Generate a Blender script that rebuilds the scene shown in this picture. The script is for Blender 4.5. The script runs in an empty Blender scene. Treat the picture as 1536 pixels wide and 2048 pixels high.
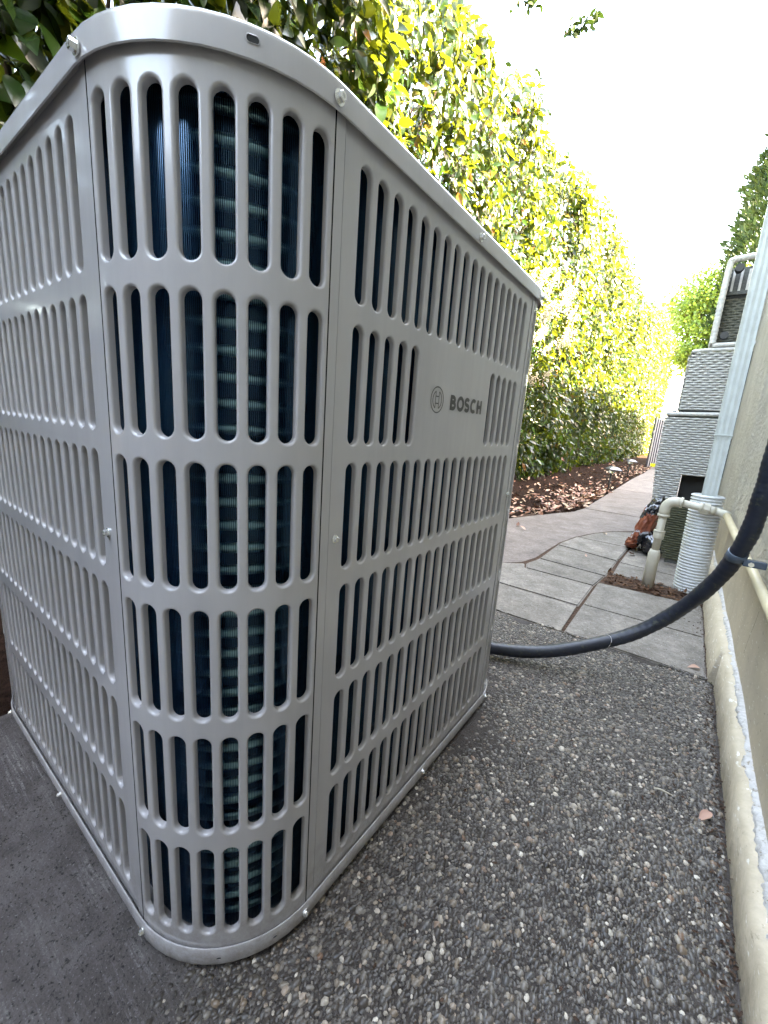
import bpy, bmesh, math, random
import numpy as np
from mathutils import Vector, Matrix, Quaternion
random.seed(7); RNG = np.random.default_rng(11)
scn = bpy.context.scene
COL = scn.collection
PI = math.pi

# ------------------------------------------------------------------ camera, sky, sun, exposure
cam = bpy.data.objects.new('camera', bpy.data.cameras.new('camera')); COL.objects.link(cam)
RR = ((0.7989397627, 0.5972923026, 0.0702649324), (0.1811195073, -0.1275495966, -0.9751547695), (-0.5734901739, 0.7918162701, -0.2100857320))
cam.matrix_world = Matrix(((RR[0][0], -RR[1][0], -RR[2][0], 0.26285665), (RR[0][1], -RR[1][1], -RR[2][1], -0.1415997),
                           (RR[0][2], -RR[1][2], -RR[2][2], 0.55577334), (0, 0, 0, 1)))
cam.data.sensor_fit = 'VERTICAL'; cam.data.sensor_height = 36; cam.data.lens = 820.129 / 2048 * 36
cam.data.clip_start = 0.01; cam.data.clip_end = 900
scn.camera = cam
SUN_AZ = math.atan2(0.978, 0.206); SUN_EL = math.radians(43)
world = bpy.data.worlds.new('World'); scn.world = world; world.use_nodes = True
wn = world.node_tree.nodes; bg = wn['Background']
sky = wn.new('ShaderNodeTexSky'); sky.sky_type = 'NISHITA'; sky.sun_disc = False
sky.sun_elevation = SUN_EL; sky.sun_rotation = SUN_AZ; sky.dust_density = 2.0; sky.air_density = 1.0
world.node_tree.links.new(sky.outputs[0], bg.inputs[0]); bg.inputs[1].default_value = 0.15
sl = bpy.data.lights.new('sun', 'SUN'); sun = bpy.data.objects.new('sun', sl); COL.objects.link(sun)
sl.energy = 5.0; sl.angle = math.radians(0.5); sl.color = (1.0, 0.93, 0.80)
sd = Vector((0.978 * math.cos(SUN_EL), 0.206 * math.cos(SUN_EL), math.sin(SUN_EL)))
sun.rotation_euler = sd.to_track_quat('Z', 'Y').to_euler()
vs = scn.view_settings; vs.view_transform = 'Standard'; vs.look = 'None'; vs.gamma = 1; vs.exposure = 5.15; vs.use_curve_mapping = False
vs.use_white_balance = True; vs.white_balance_temperature = 9600; vs.white_balance_tint = 10

# ------------------------------------------------------------------ node helpers
def mat(name):
    m = bpy.data.materials.new(name); m.use_nodes = True
    nt = m.node_tree; b = nt.nodes['Principled BSDF']
    return m, nt, b
def N(nt, t, **k):
    n = nt.nodes.new(t)
    for a, v in k.items():
        if a.startswith('_'): setattr(n, a[1:], v)
        else: n.inputs[a.replace('__', ' ')].default_value = v
    return n
def L(nt, a, b): nt.links.new(a, b)
def coords(nt, sc=(1, 1, 1)):
    g = nt.nodes.new('ShaderNodeNewGeometry'); mp = nt.nodes.new('ShaderNodeMapping'); mp.inputs['Scale'].default_value = sc
    L(nt, g.outputs['Position'], mp.inputs['Vector']); return mp.outputs[0]
def noise(nt, scale, vec=None, detail=5, rough=.6):
    n = N(nt, 'ShaderNodeTexNoise', Scale=scale, Detail=detail, Roughness=rough)
    L(nt, vec if vec else coords(nt), n.inputs['Vector']); return n.outputs['Fac']
def ramp(nt, fac, stops):
    r = nt.nodes.new('ShaderNodeValToRGB'); e = r.color_ramp.elements
    while len(e) < len(stops): e.new(.5)
    for i, (p, c) in enumerate(stops):
        e[i].position = p; e[i].color = (c, c, c, 1) if isinstance(c, (int, float)) else (*c, 1)
    L(nt, fac, r.inputs[0]); return r.outputs[0]
def mixc(nt, fac, a, b, mode='MIX'):
    m = nt.nodes.new('ShaderNodeMix'); m.data_type = 'RGBA'; m.blend_type = mode
    for i, v in ((0, fac), (6, a), (7, b)):
        if isinstance(v, (int, float)): m.inputs[i].default_value = v
        elif isinstance(v, tuple): m.inputs[i].default_value = (*v, 1)
        else: L(nt, v, m.inputs[i])
    return m.outputs[2]
def bump(nt, b, h, strength=.3, dist=.002, prev=None):
    n = N(nt, 'ShaderNodeBump', Strength=strength, Distance=dist); L(nt, h, n.inputs['Height'])
    if prev: L(nt, prev, n.inputs['Normal'])
    L(nt, n.outputs[0], b.inputs['Normal']); return n.outputs[0]
def simple(name, c, rough=.5, metal=0, nscale=None, var=.25, bs=0, bd=.001, spec=.5, dirt=None):
    m, nt, b = mat(name); b.inputs['Roughness'].default_value = rough; b.inputs['Metallic'].default_value = metal
    b.inputs['Specular IOR Level'].default_value = spec
    if nscale:
        f = noise(nt, nscale); c2 = tuple(x * (1 - var) for x in c); c3 = tuple(min(1, x * (1 + var)) for x in c)
        col = ramp(nt, f, [(.3, c2), (.7, c3)])
        if dirt:
            d = ramp(nt, noise(nt, dirt[1], detail=8, rough=.75), [(dirt[2], 0.0), (dirt[2] + .08, 1.0)])
            col = mixc(nt, d, col, dirt[0])
        L(nt, col, b.inputs['Base Color'])
        if bs: bump(nt, b, noise(nt, nscale * 2.5, detail=8), bs, bd)
    else: b.inputs['Base Color'].default_value = (*c, 1)
    return m

# ------------------------------------------------------------------ mesh helpers
def mesh(name, v, f, mats=None, smooth=False, mi=None):
    me = bpy.data.meshes.new(name); me.from_pydata([tuple(map(float, p)) for p in v], [], [tuple(q) for q in f])
    for m in (mats if isinstance(mats, (list, tuple)) else [mats]): me.materials.append(m)
    if smooth: me.polygons.foreach_set('use_smooth', [True] * len(me.polygons))
    if mi is not None: me.polygons.foreach_set('material_index', list(mi))
    me.update(); return me
def npmesh(name, V, F, m, smooth=False):
    """V (n,3) array, F (k, 3 or 4) array"""
    me = bpy.data.meshes.new(name); k = F.shape[1]
    me.vertices.add(len(V)); me.vertices.foreach_set('co', V.astype(np.float32).ravel())
    me.loops.add(F.size); me.loops.foreach_set('vertex_index', F.astype(np.int32).ravel())
    me.polygons.add(len(F)); me.polygons.foreach_set('loop_start', np.arange(0, F.size, k, dtype=np.int32))
    me.materials.append(m)
    if smooth: me.polygons.foreach_set('use_smooth', np.ones(len(F), dtype=bool))
    me.update(calc_edges=True); me.validate(); return me
def obj(name, me, parent=None, label=None, cat=None, group=None, kind=None, loc=None, rot=None):
    o = bpy.data.objects.new(name, me); COL.objects.link(o)
    if parent is not None: o.parent = parent
    if loc is not None: o.location = loc
    if rot is not None: o.rotation_euler = rot
    if label: o['label'] = label
    if cat: o['category'] = cat
    if group: o['group'] = group
    if kind: o['kind'] = kind
    return o
def thing(name, label, cat, loc=(0, 0, 0), group=None): return obj(name, None, None, label, cat, group, None, loc)
def join(parts):
    V = []; F = []; n = 0
    for v, f in parts:
        V += list(v); F += [tuple(i + n for i in q) for q in f]; n += len(v)
    return V, F
def box(x0, y0, z0, x1, y1, z1, bev=0):
    if not bev:
        v = [(x0, y0, z0), (x1, y0, z0), (x1, y1, z0), (x0, y1, z0), (x0, y0, z1), (x1, y0, z1), (x1, y1, z1), (x0, y1, z1)]
        return v, [(0, 3, 2, 1), (4, 5, 6, 7), (0, 1, 5, 4), (1, 2, 6, 5), (2, 3, 7, 6), (3, 0, 4, 7)]
    bm = bmesh.new(); bmesh.ops.create_cube(bm, size=1)
    for p in bm.verts: p.co = Vector(((x0 + x1) / 2 + p.co.x * (x1 - x0), (y0 + y1) / 2 + p.co.y * (y1 - y0), (z0 + z1) / 2 + p.co.z * (z1 - z0)))
    bmesh.ops.bevel(bm, geom=bm.edges[:], offset=bev, segments=2, affect='EDGES', profile=.6)
    bm.verts.index_update(); r = [tuple(p.co) for p in bm.verts], [tuple(q.index for q in f.verts) for f in bm.faces]; bm.free(); return r
def frames(P):
    P = [Vector(p) for p in P]; T = []
    for i in range(len(P)):
        a = P[max(0, i - 1)]; b = P[min(len(P) - 1, i + 1)]; T.append((b - a).normalized())
    u = T[0].orthogonal().normalized(); out = []
    for i, t in enumerate(T):
        if i: u = (T[i - 1].rotation_difference(t) @ u)
        u = (u - u.dot(t) * t).normalized(); out.append((P[i], u, t.cross(u)))
    return out
def tube(P, r, n=12, cap=True):
    fr = frames(P); R = r if isinstance(r, (list, tuple)) else [r] * len(P); v = []; f = []
    for (p, u, w), rr in zip(fr, R):
        for k in range(n):
            a = 2 * PI * k / n; v.append(tuple(p + u * (math.cos(a) * rr) + w * (math.sin(a) * rr)))
    for i in range(len(P) - 1):
        for k in range(n):
            a = i * n + k; b = i * n + (k + 1) % n; f.append((a, b, b + n, a + n))
    if cap:
        f.append(tuple(range(n))[::-1]); f.append(tuple(range((len(P) - 1) * n, len(P) * n)))
    return v, f
def catmull(P, n=12):
    P = [Vector(p) for p in P]; Q = [2 * P[0] - P[1]] + P + [2 * P[-1] - P[-2]]; o = []
    for i in range(1, len(Q) - 2):
        for k in range(n):
            t = k / n; a, b, c, d = Q[i - 1:i + 3]
            o.append(.5 * ((2 * b) + (c - a) * t + (2 * a - 5 * b + 4 * c - d) * t * t + (3 * b - a - 3 * c + d) * t ** 3))
    o.append(P[-1]); return o
def prism(poly, z0, z1):
    n = len(poly); v = [(x, y, z0) for x, y in poly] + [(x, y, z1) for x, y in poly]
    return v, [tuple(range(n, 2 * n)), tuple(range(n))[::-1]] + [(i, (i + 1) % n, n + (i + 1) % n, n + i) for i in range(n)]

# ------------------------------------------------------------------ materials
def paint_mat():
    m, nt, b = mat('unit_grey_paint')
    col = ramp(nt, noise(nt, 6, detail=3), [(.3, (.468, .452, .458)), (.7, (.488, .472, .478))])
    stk = ramp(nt, noise(nt, 22, coords(nt, (1, 1, .12)), 8, .7), [(.35, .93), (.6, 1.02)]); col = mixc(nt, 1.0, col, stk, 'MULTIPLY')
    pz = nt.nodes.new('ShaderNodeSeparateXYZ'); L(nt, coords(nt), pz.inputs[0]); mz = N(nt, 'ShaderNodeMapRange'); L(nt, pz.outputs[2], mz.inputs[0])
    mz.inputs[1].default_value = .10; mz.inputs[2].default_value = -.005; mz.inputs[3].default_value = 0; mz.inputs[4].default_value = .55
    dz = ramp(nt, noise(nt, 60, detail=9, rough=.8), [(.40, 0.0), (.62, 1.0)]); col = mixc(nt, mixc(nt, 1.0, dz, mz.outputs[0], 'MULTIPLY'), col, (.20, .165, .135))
    L(nt, col, b.inputs['Base Color']); b.inputs['Roughness'].default_value = .20
    b.inputs['Specular IOR Level'].default_value = .55
    b.inputs['Coat Weight'].default_value = .5; b.inputs['Coat Roughness'].default_value = .10
    
    bump(nt, b, noise(nt, 900, detail=2), .12, .0004)
    return m
M = {}
M['paint'] = paint_mat()
M['zinc'] = simple('zinc_screw', (.85, .85, .82), .22, .85)
M['logo'] = simple('logo_print', (.075, .07, .068), .45)
M['dark'] = simple('painted_hole_shade', (.02, .022, .025), .6)
M['fanblack'] = simple('black_plastic', (.025, .025, .027), .45)
def fin_mat():
    m, nt, b = mat('blue_coated_fin'); b.inputs['Metallic'].default_value = .6; b.inputs['Roughness'].default_value = .22; b.inputs['Coat Weight'].default_value = .5; b.inputs['Coat Roughness'].default_value = .1
    c = ramp(nt, noise(nt, 9, detail=3), [(.3, (.012, .075, .165)), (.7, (.03, .135, .24))]); L(nt, c, b.inputs['Base Color']); return m
M['fin'] = fin_mat()
M['coil_tube'] = simple('coil_tube', (.34, .60, .62), .3, .7)
M['coil_back'] = simple('coil_back', (.012, .035, .05), .55, .2)

def pebble_mat():
    m, nt, b = mat('river_pebbles'); g = nt.nodes.new('ShaderNodeNewGeometry')
    c = ramp(nt, g.outputs['Random Per Island'], [(0, (.036, .030, .027)), (.25, (.064, .056, .050)), (.45, (.098, .087, .078)), (.62, (.080, .078, .077)),
                                        (.74, (.14, .125, .11)), (.84, (.20, .187, .168)), (.90, (.16, .12, .085)), (.945, (.38, .355, .31)), (.965, (.17, .10, .065)), (1, (.60, .57, .51))])
    d = ramp(nt, noise(nt, 350, detail=4), [(.3, .75), (.7, 1.15)])
    L(nt, mixc(nt, 1.0, mixc(nt, 1.0, c, d, 'MULTIPLY'), (1.0, .93, .85), 'MULTIPLY'), b.inputs['Base Color'])
    b.inputs['Roughness'].default_value = .36; bump(nt, b, noise(nt, 600, detail=3), .2, .0005); return m
M['pebble'] = pebble_mat()
def matrix_mat():
    m, nt, b = mat('aggregate_cement')
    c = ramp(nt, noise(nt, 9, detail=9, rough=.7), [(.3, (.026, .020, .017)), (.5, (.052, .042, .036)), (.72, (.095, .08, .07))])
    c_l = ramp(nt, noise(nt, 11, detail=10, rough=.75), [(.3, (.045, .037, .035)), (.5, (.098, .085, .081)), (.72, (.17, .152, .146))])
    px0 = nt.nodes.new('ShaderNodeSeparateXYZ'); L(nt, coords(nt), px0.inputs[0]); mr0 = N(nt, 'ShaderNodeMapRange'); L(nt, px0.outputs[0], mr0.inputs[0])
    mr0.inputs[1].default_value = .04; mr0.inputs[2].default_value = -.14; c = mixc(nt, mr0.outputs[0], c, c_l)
    sp = ramp(nt, noise(nt, 420, detail=3), [(.60, 0.0), (.72, 1.0)]); c = mixc(nt, sp, c, (.19, .18, .175))
    dk = ramp(nt, noise(nt, 260, detail=2), [(.30, 1.0), (.42, 0.0)]); c = mixc(nt, dk, c, (.022, .019, .018))
    # brushed finish on the bare cement: streaks running along x, worn paler
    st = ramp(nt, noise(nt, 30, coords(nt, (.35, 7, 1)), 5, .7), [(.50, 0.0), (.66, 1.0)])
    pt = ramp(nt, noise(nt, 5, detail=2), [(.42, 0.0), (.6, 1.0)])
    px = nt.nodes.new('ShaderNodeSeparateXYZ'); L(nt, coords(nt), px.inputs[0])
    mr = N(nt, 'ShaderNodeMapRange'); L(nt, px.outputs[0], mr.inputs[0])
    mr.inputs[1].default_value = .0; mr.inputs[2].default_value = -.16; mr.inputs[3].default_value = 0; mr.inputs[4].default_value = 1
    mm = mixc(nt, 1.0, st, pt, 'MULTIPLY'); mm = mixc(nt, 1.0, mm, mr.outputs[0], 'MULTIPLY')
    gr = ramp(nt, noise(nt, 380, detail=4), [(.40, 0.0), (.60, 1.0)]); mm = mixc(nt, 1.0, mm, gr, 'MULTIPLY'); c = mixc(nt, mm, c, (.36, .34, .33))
    L(nt, c, b.inputs['Base Color']); b.inputs['Roughness'].default_value = .8; b.inputs['Specular IOR Level'].default_value = .25
    n1 = bump(nt, b, noise(nt, 300, detail=8), .9, .0025); 
    n2 = N(nt, 'ShaderNodeBump', Strength=.5, Distance=.006); L(nt, noise(nt, 55, detail=6), n2.inputs['Height']); L(nt, n1, n2.inputs['Normal']); L(nt, n2.outputs[0], b.inputs['Normal'])
    return m
M['cement'] = matrix_mat()
def concrete(name, a, bcol, speck=(.45, .44, .42), scale=5, sp=.64, streak=0):
    m, nt, b = mat(name)
    c = ramp(nt, noise(nt, scale, detail=10, rough=.65), [(.28, a), (.72, bcol)])
    s = ramp(nt, noise(nt, 260, detail=3), [(sp, 0.0), (sp + .07, 1.0)]); c = mixc(nt, s, c, speck)
    d = ramp(nt, noise(nt, 200, detail=2), [(.30, 1.0), (.38, 0.0)]); c = mixc(nt, d, c, tuple(x * .45 for x in a))
    w1 = mixc(nt, 1.0, ramp(nt, noise(nt, 13, detail=10, rough=.75), [(.38, .74), (.62, 1.06)]), ramp(nt, noise(nt, 75, detail=8, rough=.8), [(.36, .72), (.64, 1.2)]), 'MULTIPLY'); c = mixc(nt, 1.0, c, w1, 'MULTIPLY')
    o = N(nt, 'ShaderNodeObjectInfo'); rr = ramp(nt, o.outputs['Random'], [(0, .85), (1, 1.12)]); c = mixc(nt, 1.0, c, rr, 'MULTIPLY')
    if streak:
        st = ramp(nt, noise(nt, 60, coords(nt, (.15, 5, 1)), 4), [(.35, .86), (.65, 1.1)]); c = mixc(nt, 1.0, c, st, 'MULTIPLY')
    L(nt, c, b.inputs['Base Color']); b.inputs['Roughness'].default_value = .85; b.inputs['Specular IOR Level'].default_value = .2
    bump(nt, b, noise(nt, 240, detail=6), .45, .0012); return m
M['paver'] = concrete('paver_concrete', (.165, .143, .122), (.285, .252, .218), speck=(.55, .52, .48), scale=7)
M['path'] = concrete('path_concrete', (.195, .158, .138), (.285, .238, .212), sp=.70, streak=1)
M['soil'] = simple('dark_soil', (.020, .011, .008), 1, 0, 45, .6, .9, .01, spec=.05)
M['earth'] = simple('earth', (.16, .125, .085), .95, 0, 30, .4, .8, .006)
M['joint'] = simple('joint_soil', (.075, .045, .032), .95, 0, 120, .6, .8, .004, spec=.1)
def litter_mat():
    m, nt, b = mat('fallen_leaves'); g = nt.nodes.new('ShaderNodeNewGeometry'); o = nt.nodes.new('ShaderNodeObjectInfo')
    a = N(nt, 'ShaderNodeMath', _operation='ADD'); L(nt, g.outputs['Random Per Island'], a.inputs[0]); L(nt, o.outputs['Random'], a.inputs[1])
    fr = N(nt, 'ShaderNodeMath', _operation='FRACT'); L(nt, a.outputs[0], fr.inputs[0])
    c = ramp(nt, fr.outputs[0], [(0, (.12, .05, .03)), (.3, (.30, .13, .08)), (.55, (.44, .25, .18)), (.8, (.52, .38, .25)), (1, (.30, .09, .045))])
    L(nt, c, b.inputs['Base Color']); b.inputs['Roughness'].default_value = .6; return m
M['litter'] = litter_mat()
M['debris'] = simple('leaf_scraps', (.11, .055, .032), .8, 0, 90, .75, spec=.15)
def stucco_mat(name, a, bb, s=.9):
    m, nt, b = mat(name)
    c = ramp(nt, noise(nt, 7, detail=6), [(.3, a), (.7, bb)]); L(nt, c, b.inputs['Base Color']); b.inputs['Roughness'].default_value = .8
    v = N(nt, 'ShaderNodeTexVoronoi', Scale=150.0); L(nt, coords(nt), v.inputs['Vector'])
    n1 = bump(nt, b, ramp(nt, noise(nt, 70, detail=6, rough=.6), [(.40, 0.0), (.56, 1.0)]), s, .012)
    n2 = N(nt, 'ShaderNodeBump', Strength=.35, Distance=.002); L(nt, noise(nt, 420, detail=4), n2.inputs['Height']); L(nt, n1, n2.inputs['Normal']); L(nt, n2.outputs[0], b.inputs['Normal'])
    return m
M['stucco'] = stucco_mat('stucco', (.58, .51, .40), (.72, .65, .53))
def found_mat():
    m, nt, b = mat('painted_foundation')
    c = ramp(nt, noise(nt, 8, detail=8), [(.3, (.47, .385, .275)), (.7, (.60, .50, .37))])
    sp = nt.nodes.new('ShaderNodeSeparateXYZ'); L(nt, coords(nt), sp.inputs[0])
    mr = N(nt, 'ShaderNodeMapRange'); L(nt, sp.outputs[2], mr.inputs[0]); mr.inputs[1].default_value = -.02; mr.inputs[2].default_value = .1
    mr.inputs[3].default_value = .55; mr.inputs[4].default_value = .0
    d = ramp(nt, noise(nt, 60, detail=9, rough=.75), [(.42, 0.0), (.62, 1.0)])
    c = mixc(nt, mixc(nt, 1.0, d, mr.outputs[0], 'MULTIPLY'), c, (.20, .16, .12))
    chp = ramp(nt, noise(nt, 95, coords(nt, (1, .5, 1.6)), 5, .6), [(.62, 0.0), (.66, 1.0)]); c = mixc(nt, chp, c, (.72, .68, .60))
    chd = ramp(nt, noise(nt, 70, coords(nt, (1, .6, 1.5)), 7, .7), [(.30, .7), (.38, 0.0)]); c = mixc(nt, chd, c, (.17, .13, .09))
    s2 = ramp(nt, noise(nt, 170, detail=4), [(.66, 0.0), (.72, 1.0)]); c = mixc(nt, s2, c, (.20, .15, .09))
    L(nt, c, b.inputs['Base Color']); b.inputs['Roughness'].default_value = .6
    bump(nt, b, noise(nt, 120, detail=8, rough=.7), .35, .0015); return m
M['found'] = found_mat()
M['caulk'] = simple('white_caulk', (.52, .49, .46), .6, 0, 60, .12, .7, .003, dirt=((.26, .21, .15), 70, .56))
M['pvc'] = simple('beige_pvc', (.52, .475, .38), .4, 0, 20, .08, .08, .001, dirt=((.25, .2, .14), 55, .68))
M['pvc_y'] = simple('painted_pipe', (.54, .45, .29), .45, 0, 20, .1, .1, .001, dirt=((.25, .2, .1), 55, .68))
M['corr'] = simple('white_corrugated', (.60, .61, .60), .42, 0, 30, .08, .1, .001, dirt=((.10, .09, .08), 75, .62))
M['spout'] = simple('downspout_white', (.50, .53, .50), .4, 0, 25, .1, .15, .001)
M['hose'] = simple('black_insulation', (.013, .017, .028), .42, 0, 40, .3, .25, .001, dirt=((.045, .05, .035), 60, .56))
M['clamp'] = simple('clamp_strap', (.07, .095, .125), .2, .1)
M['wicker'] = simple('grey_wicker', (.52, .505, .48), .5, 0, 60, .2, .2, .001)
M['wicker_in'] = simple('wicker_inside', (.085, .09, .085), .7, 0, 120, .4, .5, .002)
M['wicker_mid'] = simple('wicker_underside', (.17, .17, .14), .7, 0, 60, .3, .3, .001)
M['moss'] = simple('mossy_wicker', (.065, .066, .034), .7, 0, 60, .3, .3, .001)
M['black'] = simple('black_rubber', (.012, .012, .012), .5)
M['orange'] = simple('orange_bag', (.24, .06, .028), .45, 0, 18, .35, .4, .004)
M['bagblack'] = simple('black_bag', (.012, .012, .015), .25, 0, 18, .3, .4, .004)
M['bagwhite'] = simple('white_bag', (.45, .46, .50), .3)
M['lampm'] = simple('lamp_metal', (.10, .11, .125), .35, .5)
M['lampb'] = simple('lamp_post', (.025, .02, .02), .5)
mg, ntg, bgl = mat('lamp_glass'); bgl.inputs['Roughness'].default_value = .1; bgl.inputs['Transmission Weight'].default_value = .8; M['glass'] = mg
M['gate'] = simple('gate_pink_grey', (.62, .53, .53), .4)
M['gateb'] = simple('gate_dark', (.03, .025, .03), .5)
M['yellow'] = simple('yellow_tag', (.75, .7, .03), .5)
M['bark'] = simple('bark', (.09, .06, .045), .9, 0, 40, .4, .6, .004)
M['cream'] = simple('cream_blossom', (.50, .44, .34), .8, 0, 90, .3)
M['unseen_roof'] = simple('unseen_roof', (.09, .085, .08), .9)

def leaf_mat(name, cols, trans=.35, tcol=(.30, .42, .04), rough=.30, spec=.5):
    m, nt, b = mat(name)
    g = nt.nodes.new('ShaderNodeNewGeometry'); o = nt.nodes.new('ShaderNodeObjectInfo')
    a = N(nt, 'ShaderNodeMath', _operation='ADD'); L(nt, g.outputs['Random Per Island'], a.inputs[0]); L(nt, o.outputs['Random'], a.inputs[1])
    fr = N(nt, 'ShaderNodeMath', _operation='FRACT'); L(nt, a.outputs[0], fr.inputs[0])
    c = ramp(nt, fr.outputs[0], cols)
    L(nt, c, b.inputs['Base Color']); b.inputs['Roughness'].default_value = rough; b.inputs['Specular IOR Level'].default_value = spec
    t = nt.nodes.new('ShaderNodeBsdfTranslucent'); L(nt, mixc(nt, .75, c, tcol), t.inputs[0])
    mx = nt.nodes.new('ShaderNodeMixShader'); mx.inputs[0].default_value = trans
    L(nt, b.outputs[0], mx.inputs[1]); L(nt, t.outputs[0], mx.inputs[2]); L(nt, mx.outputs[0], nt.nodes['Material Output'].inputs[0])
    return m
HC = [(0, (.0025, .009, .0035)), (.35, (.005, .016, .005)), (.65, (.008, .025, .007)), (.86, (.019, .050, .009)), (.95, (.055, .12, .012)), (.965, (.15, .045, .02)), (1, (.13, .16, .02))]
M['leaf'] = leaf_mat('hedge_leaf', HC, .20, (.22, .27, .02), .24, .33)
M['tree_leaf'] = leaf_mat('tree_leaf', [(0, (.05, .11, .02)), (.5, (.09, .17, .03)), (1, (.15, .21, .04))], .4, (.35, .45, .06), .5)
M['cyp'] = leaf_mat('cypress_leaf', [(0, (.008, .022, .008)), (.5, (.015, .036, .010)), (1, (.03, .055, .012))], .10, (.05, .10, .015), .7, .2)

# ================================================================== THE SETTING
Z0 = -0.012
obj('ground', mesh('ground', *prism([(-400, -400), (400, -400), (400, 400), (-400, 400)], -.3, -.075), M['earth']), kind='structure')
# undulating soil bed below the hedge
def soil_bed():
    nx, ny = 40, 300; xs = np.linspace(-3.2, -.3, nx); ys = np.concatenate([np.linspace(-3, 8, 220), np.linspace(8.1, 25, 80)])
    V = []; 
    for y in ys:
        for x in xs:
            z = -.028 + .02 * math.sin(x * 5 + y * 2) * math.sin(y * 3.1 - x) + random.uniform(-.006, .006) + max(0, -.9 - x) * .05
            if x > -.45: z = -.045
            V.append((x, y, min(z, -.02) if x > -.7 else z))
    F = [(j * nx + i, j * nx + i + 1, (j + 1) * nx + i + 1, (j + 1) * nx + i) for j in range(ny - 1) for i in range(nx - 1)]
    obj('soil_bed', mesh('soil_bed', V, F, M['soil'], True), kind='structure')
soil_bed()
def slab(name, poly, z1, m, parent=None, th=.08, kind='structure', bev=.003):
    bm = bmesh.new(); v = [bm.verts.new((x, y, z1 - th)) for x, y in poly]; fb = bm.faces.new(v)
    ex = bmesh.ops.extrude_face_region(bm, geom=[fb]); tv = [e for e in ex['geom'] if isinstance(e, bmesh.types.BMVert)]
    for q in tv: q.co.z = z1
    bmesh.ops.recalc_face_normals(bm, faces=bm.faces[:])
    te = [e for e in bm.edges if all(abs(q.co.z - z1) < 1e-6 for q in e.verts)]
    if bev: bmesh.ops.bevel(bm, geom=te, offset=bev, segments=2, affect='EDGES')
    me = bpy.data.meshes.new(name); bm.to_mesh(me); bm.free(); me.materials.append(m)
    o = obj(name, me, parent, kind=kind if parent is None else None); return o
# exposed aggregate slab, cement surface
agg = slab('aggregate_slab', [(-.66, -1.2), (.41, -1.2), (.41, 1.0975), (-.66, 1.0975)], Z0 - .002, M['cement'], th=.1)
def pebbles():
    sp = .0050; P = []
    ys = np.arange(-.30, 1.13, sp * .87); r = 0
    for y in ys:
        x = -.66 + (sp / 2 if r % 2 else 0); r += 1
        while x < .405:
            X = x + random.uniform(-.3, .3) * sp; Y = y + random.uniform(-.3, .3) * sp
            x += sp
            if -.70 < X < -.05 and .05 < Y < .69: continue
            if Y > 1.092 + .018 * math.sin(X * 21) + .012 * math.sin(X * 57 + 2) + random.uniform(-.008, .008): continue
            bx = X + .45 * max(0, .02 - Y) + .05 * math.sin(Y * 9) + .03 * math.sin(Y * 31 + 1)   # thins out towards the bare cement
            pr = min(1, max(0, (bx + .06) / .10)) if Y < .74 else 1
            patch = .5 + .5 * math.sin(X * 23 + 2 * math.sin(Y * 17)) * math.sin(Y * 19 + 1.3)
            if random.random() > pr * (.97 if patch > .08 else .8): continue
            P.append((X, Y))
    P = np.array(P); n = len(P)
    a = np.clip(RNG.lognormal(math.log(.0033), .32, n), .0018, .0072); b = a * RNG.uniform(.52, .92, n); h = b * RNG.uniform(.42, .8, n)
    zo = np.where(P[:, 1] > 1.095, .0032, 0)[:, None]
    th = RNG.uniform(0, PI, n) * .7 + .4; k = 6
    ang = np.arange(k) * 2 * PI / k
    ring = []
    for rr, zz in ((1.0, -.2), (.72, .72)):
        wob = 1 + RNG.uniform(-.1, .1, (n, k))
        lx = a[:, None] * rr * np.cos(ang) * wob; ly = b[:, None] * rr * np.sin(ang) * wob
        tilt = RNG.uniform(-.25, .25, n)[:, None]
        X = P[:, 0:1] + lx * np.cos(th)[:, None] - ly * np.sin(th)[:, None]
        Y = P[:, 1:2] + lx * np.sin(th)[:, None] + ly * np.cos(th)[:, None]
        Z = np.broadcast_to(Z0 - .0020 + zo + h[:, None] * zz, X.shape) + (lx * tilt * .5 if zz > 0 else 0)
        ring.append(np.stack([X, Y, Z], 2))
    top = np.stack([P[:, 0], P[:, 1], Z0 - .0022 + zo[:, 0] + h], 1)[:, None, :]
    V = np.concatenate(ring + [top], 1); m = 2 * k + 1
    F = []
    for q in range(1):
        for i in range(k):
            A = q * k + i; B = q * k + (i + 1) % k; F += [(A, B, B + k), (A, B + k, A + k)]
    for i in range(k): F.append((k + i, k + (i + 1) % k, 2 * k))
    F = np.array(F); FF = (F[None] + (np.arange(n) * m)[:, None, None]).reshape(-1, 3)
    obj('pebbles', npmesh('pebbles', V.reshape(-1, 3), FF, M['pebble'], True), kind='stuff', label='small rounded grey and white pebbles set in the cement beside the heat pump', cat='pebbles')
pebbles()
# patio of concrete pavers
patio = obj('patio', mesh('patio', *prism([(-.64, 1.102), (.398, 1.102), (.398, 2.95), (-.64, 2.95)], -.07, Z0 - .0035), M['joint']), kind='structure')
PT = Z0 + .0015
def pav(poly): slab('paver', poly, PT + random.uniform(-.0015, .0015), M['paver'], patio, th=.045, bev=.004)
G = .0028
pav([(-.36, 1.0985), (.052 - G, 1.0985), (.048 - G, 1.34 - G), (-.36, 1.345 - G)])
pav([(-.63, 1.0985), (-.368, 1.0985), (-.368, 1.34), (-.63, 1.34)])
pav([(.052 + G, 1.0985), (.395, 1.0985), (.395, 1.378 - G), (.052 + G, 1.366 - G)])
pav([(.052 + G, 1.366 + G), (.395, 1.378 + G), (.395, 1.69), (.052 + G, 1.66)])
pav([(-.63, 1.345 + G), (.048 - G, 1.34 + G), (.050 - G, 1.60 - .002), (-.228, 1.606), (-.247, 1.664), (-.325, 1.588), (-.60, 1.518)])
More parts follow.
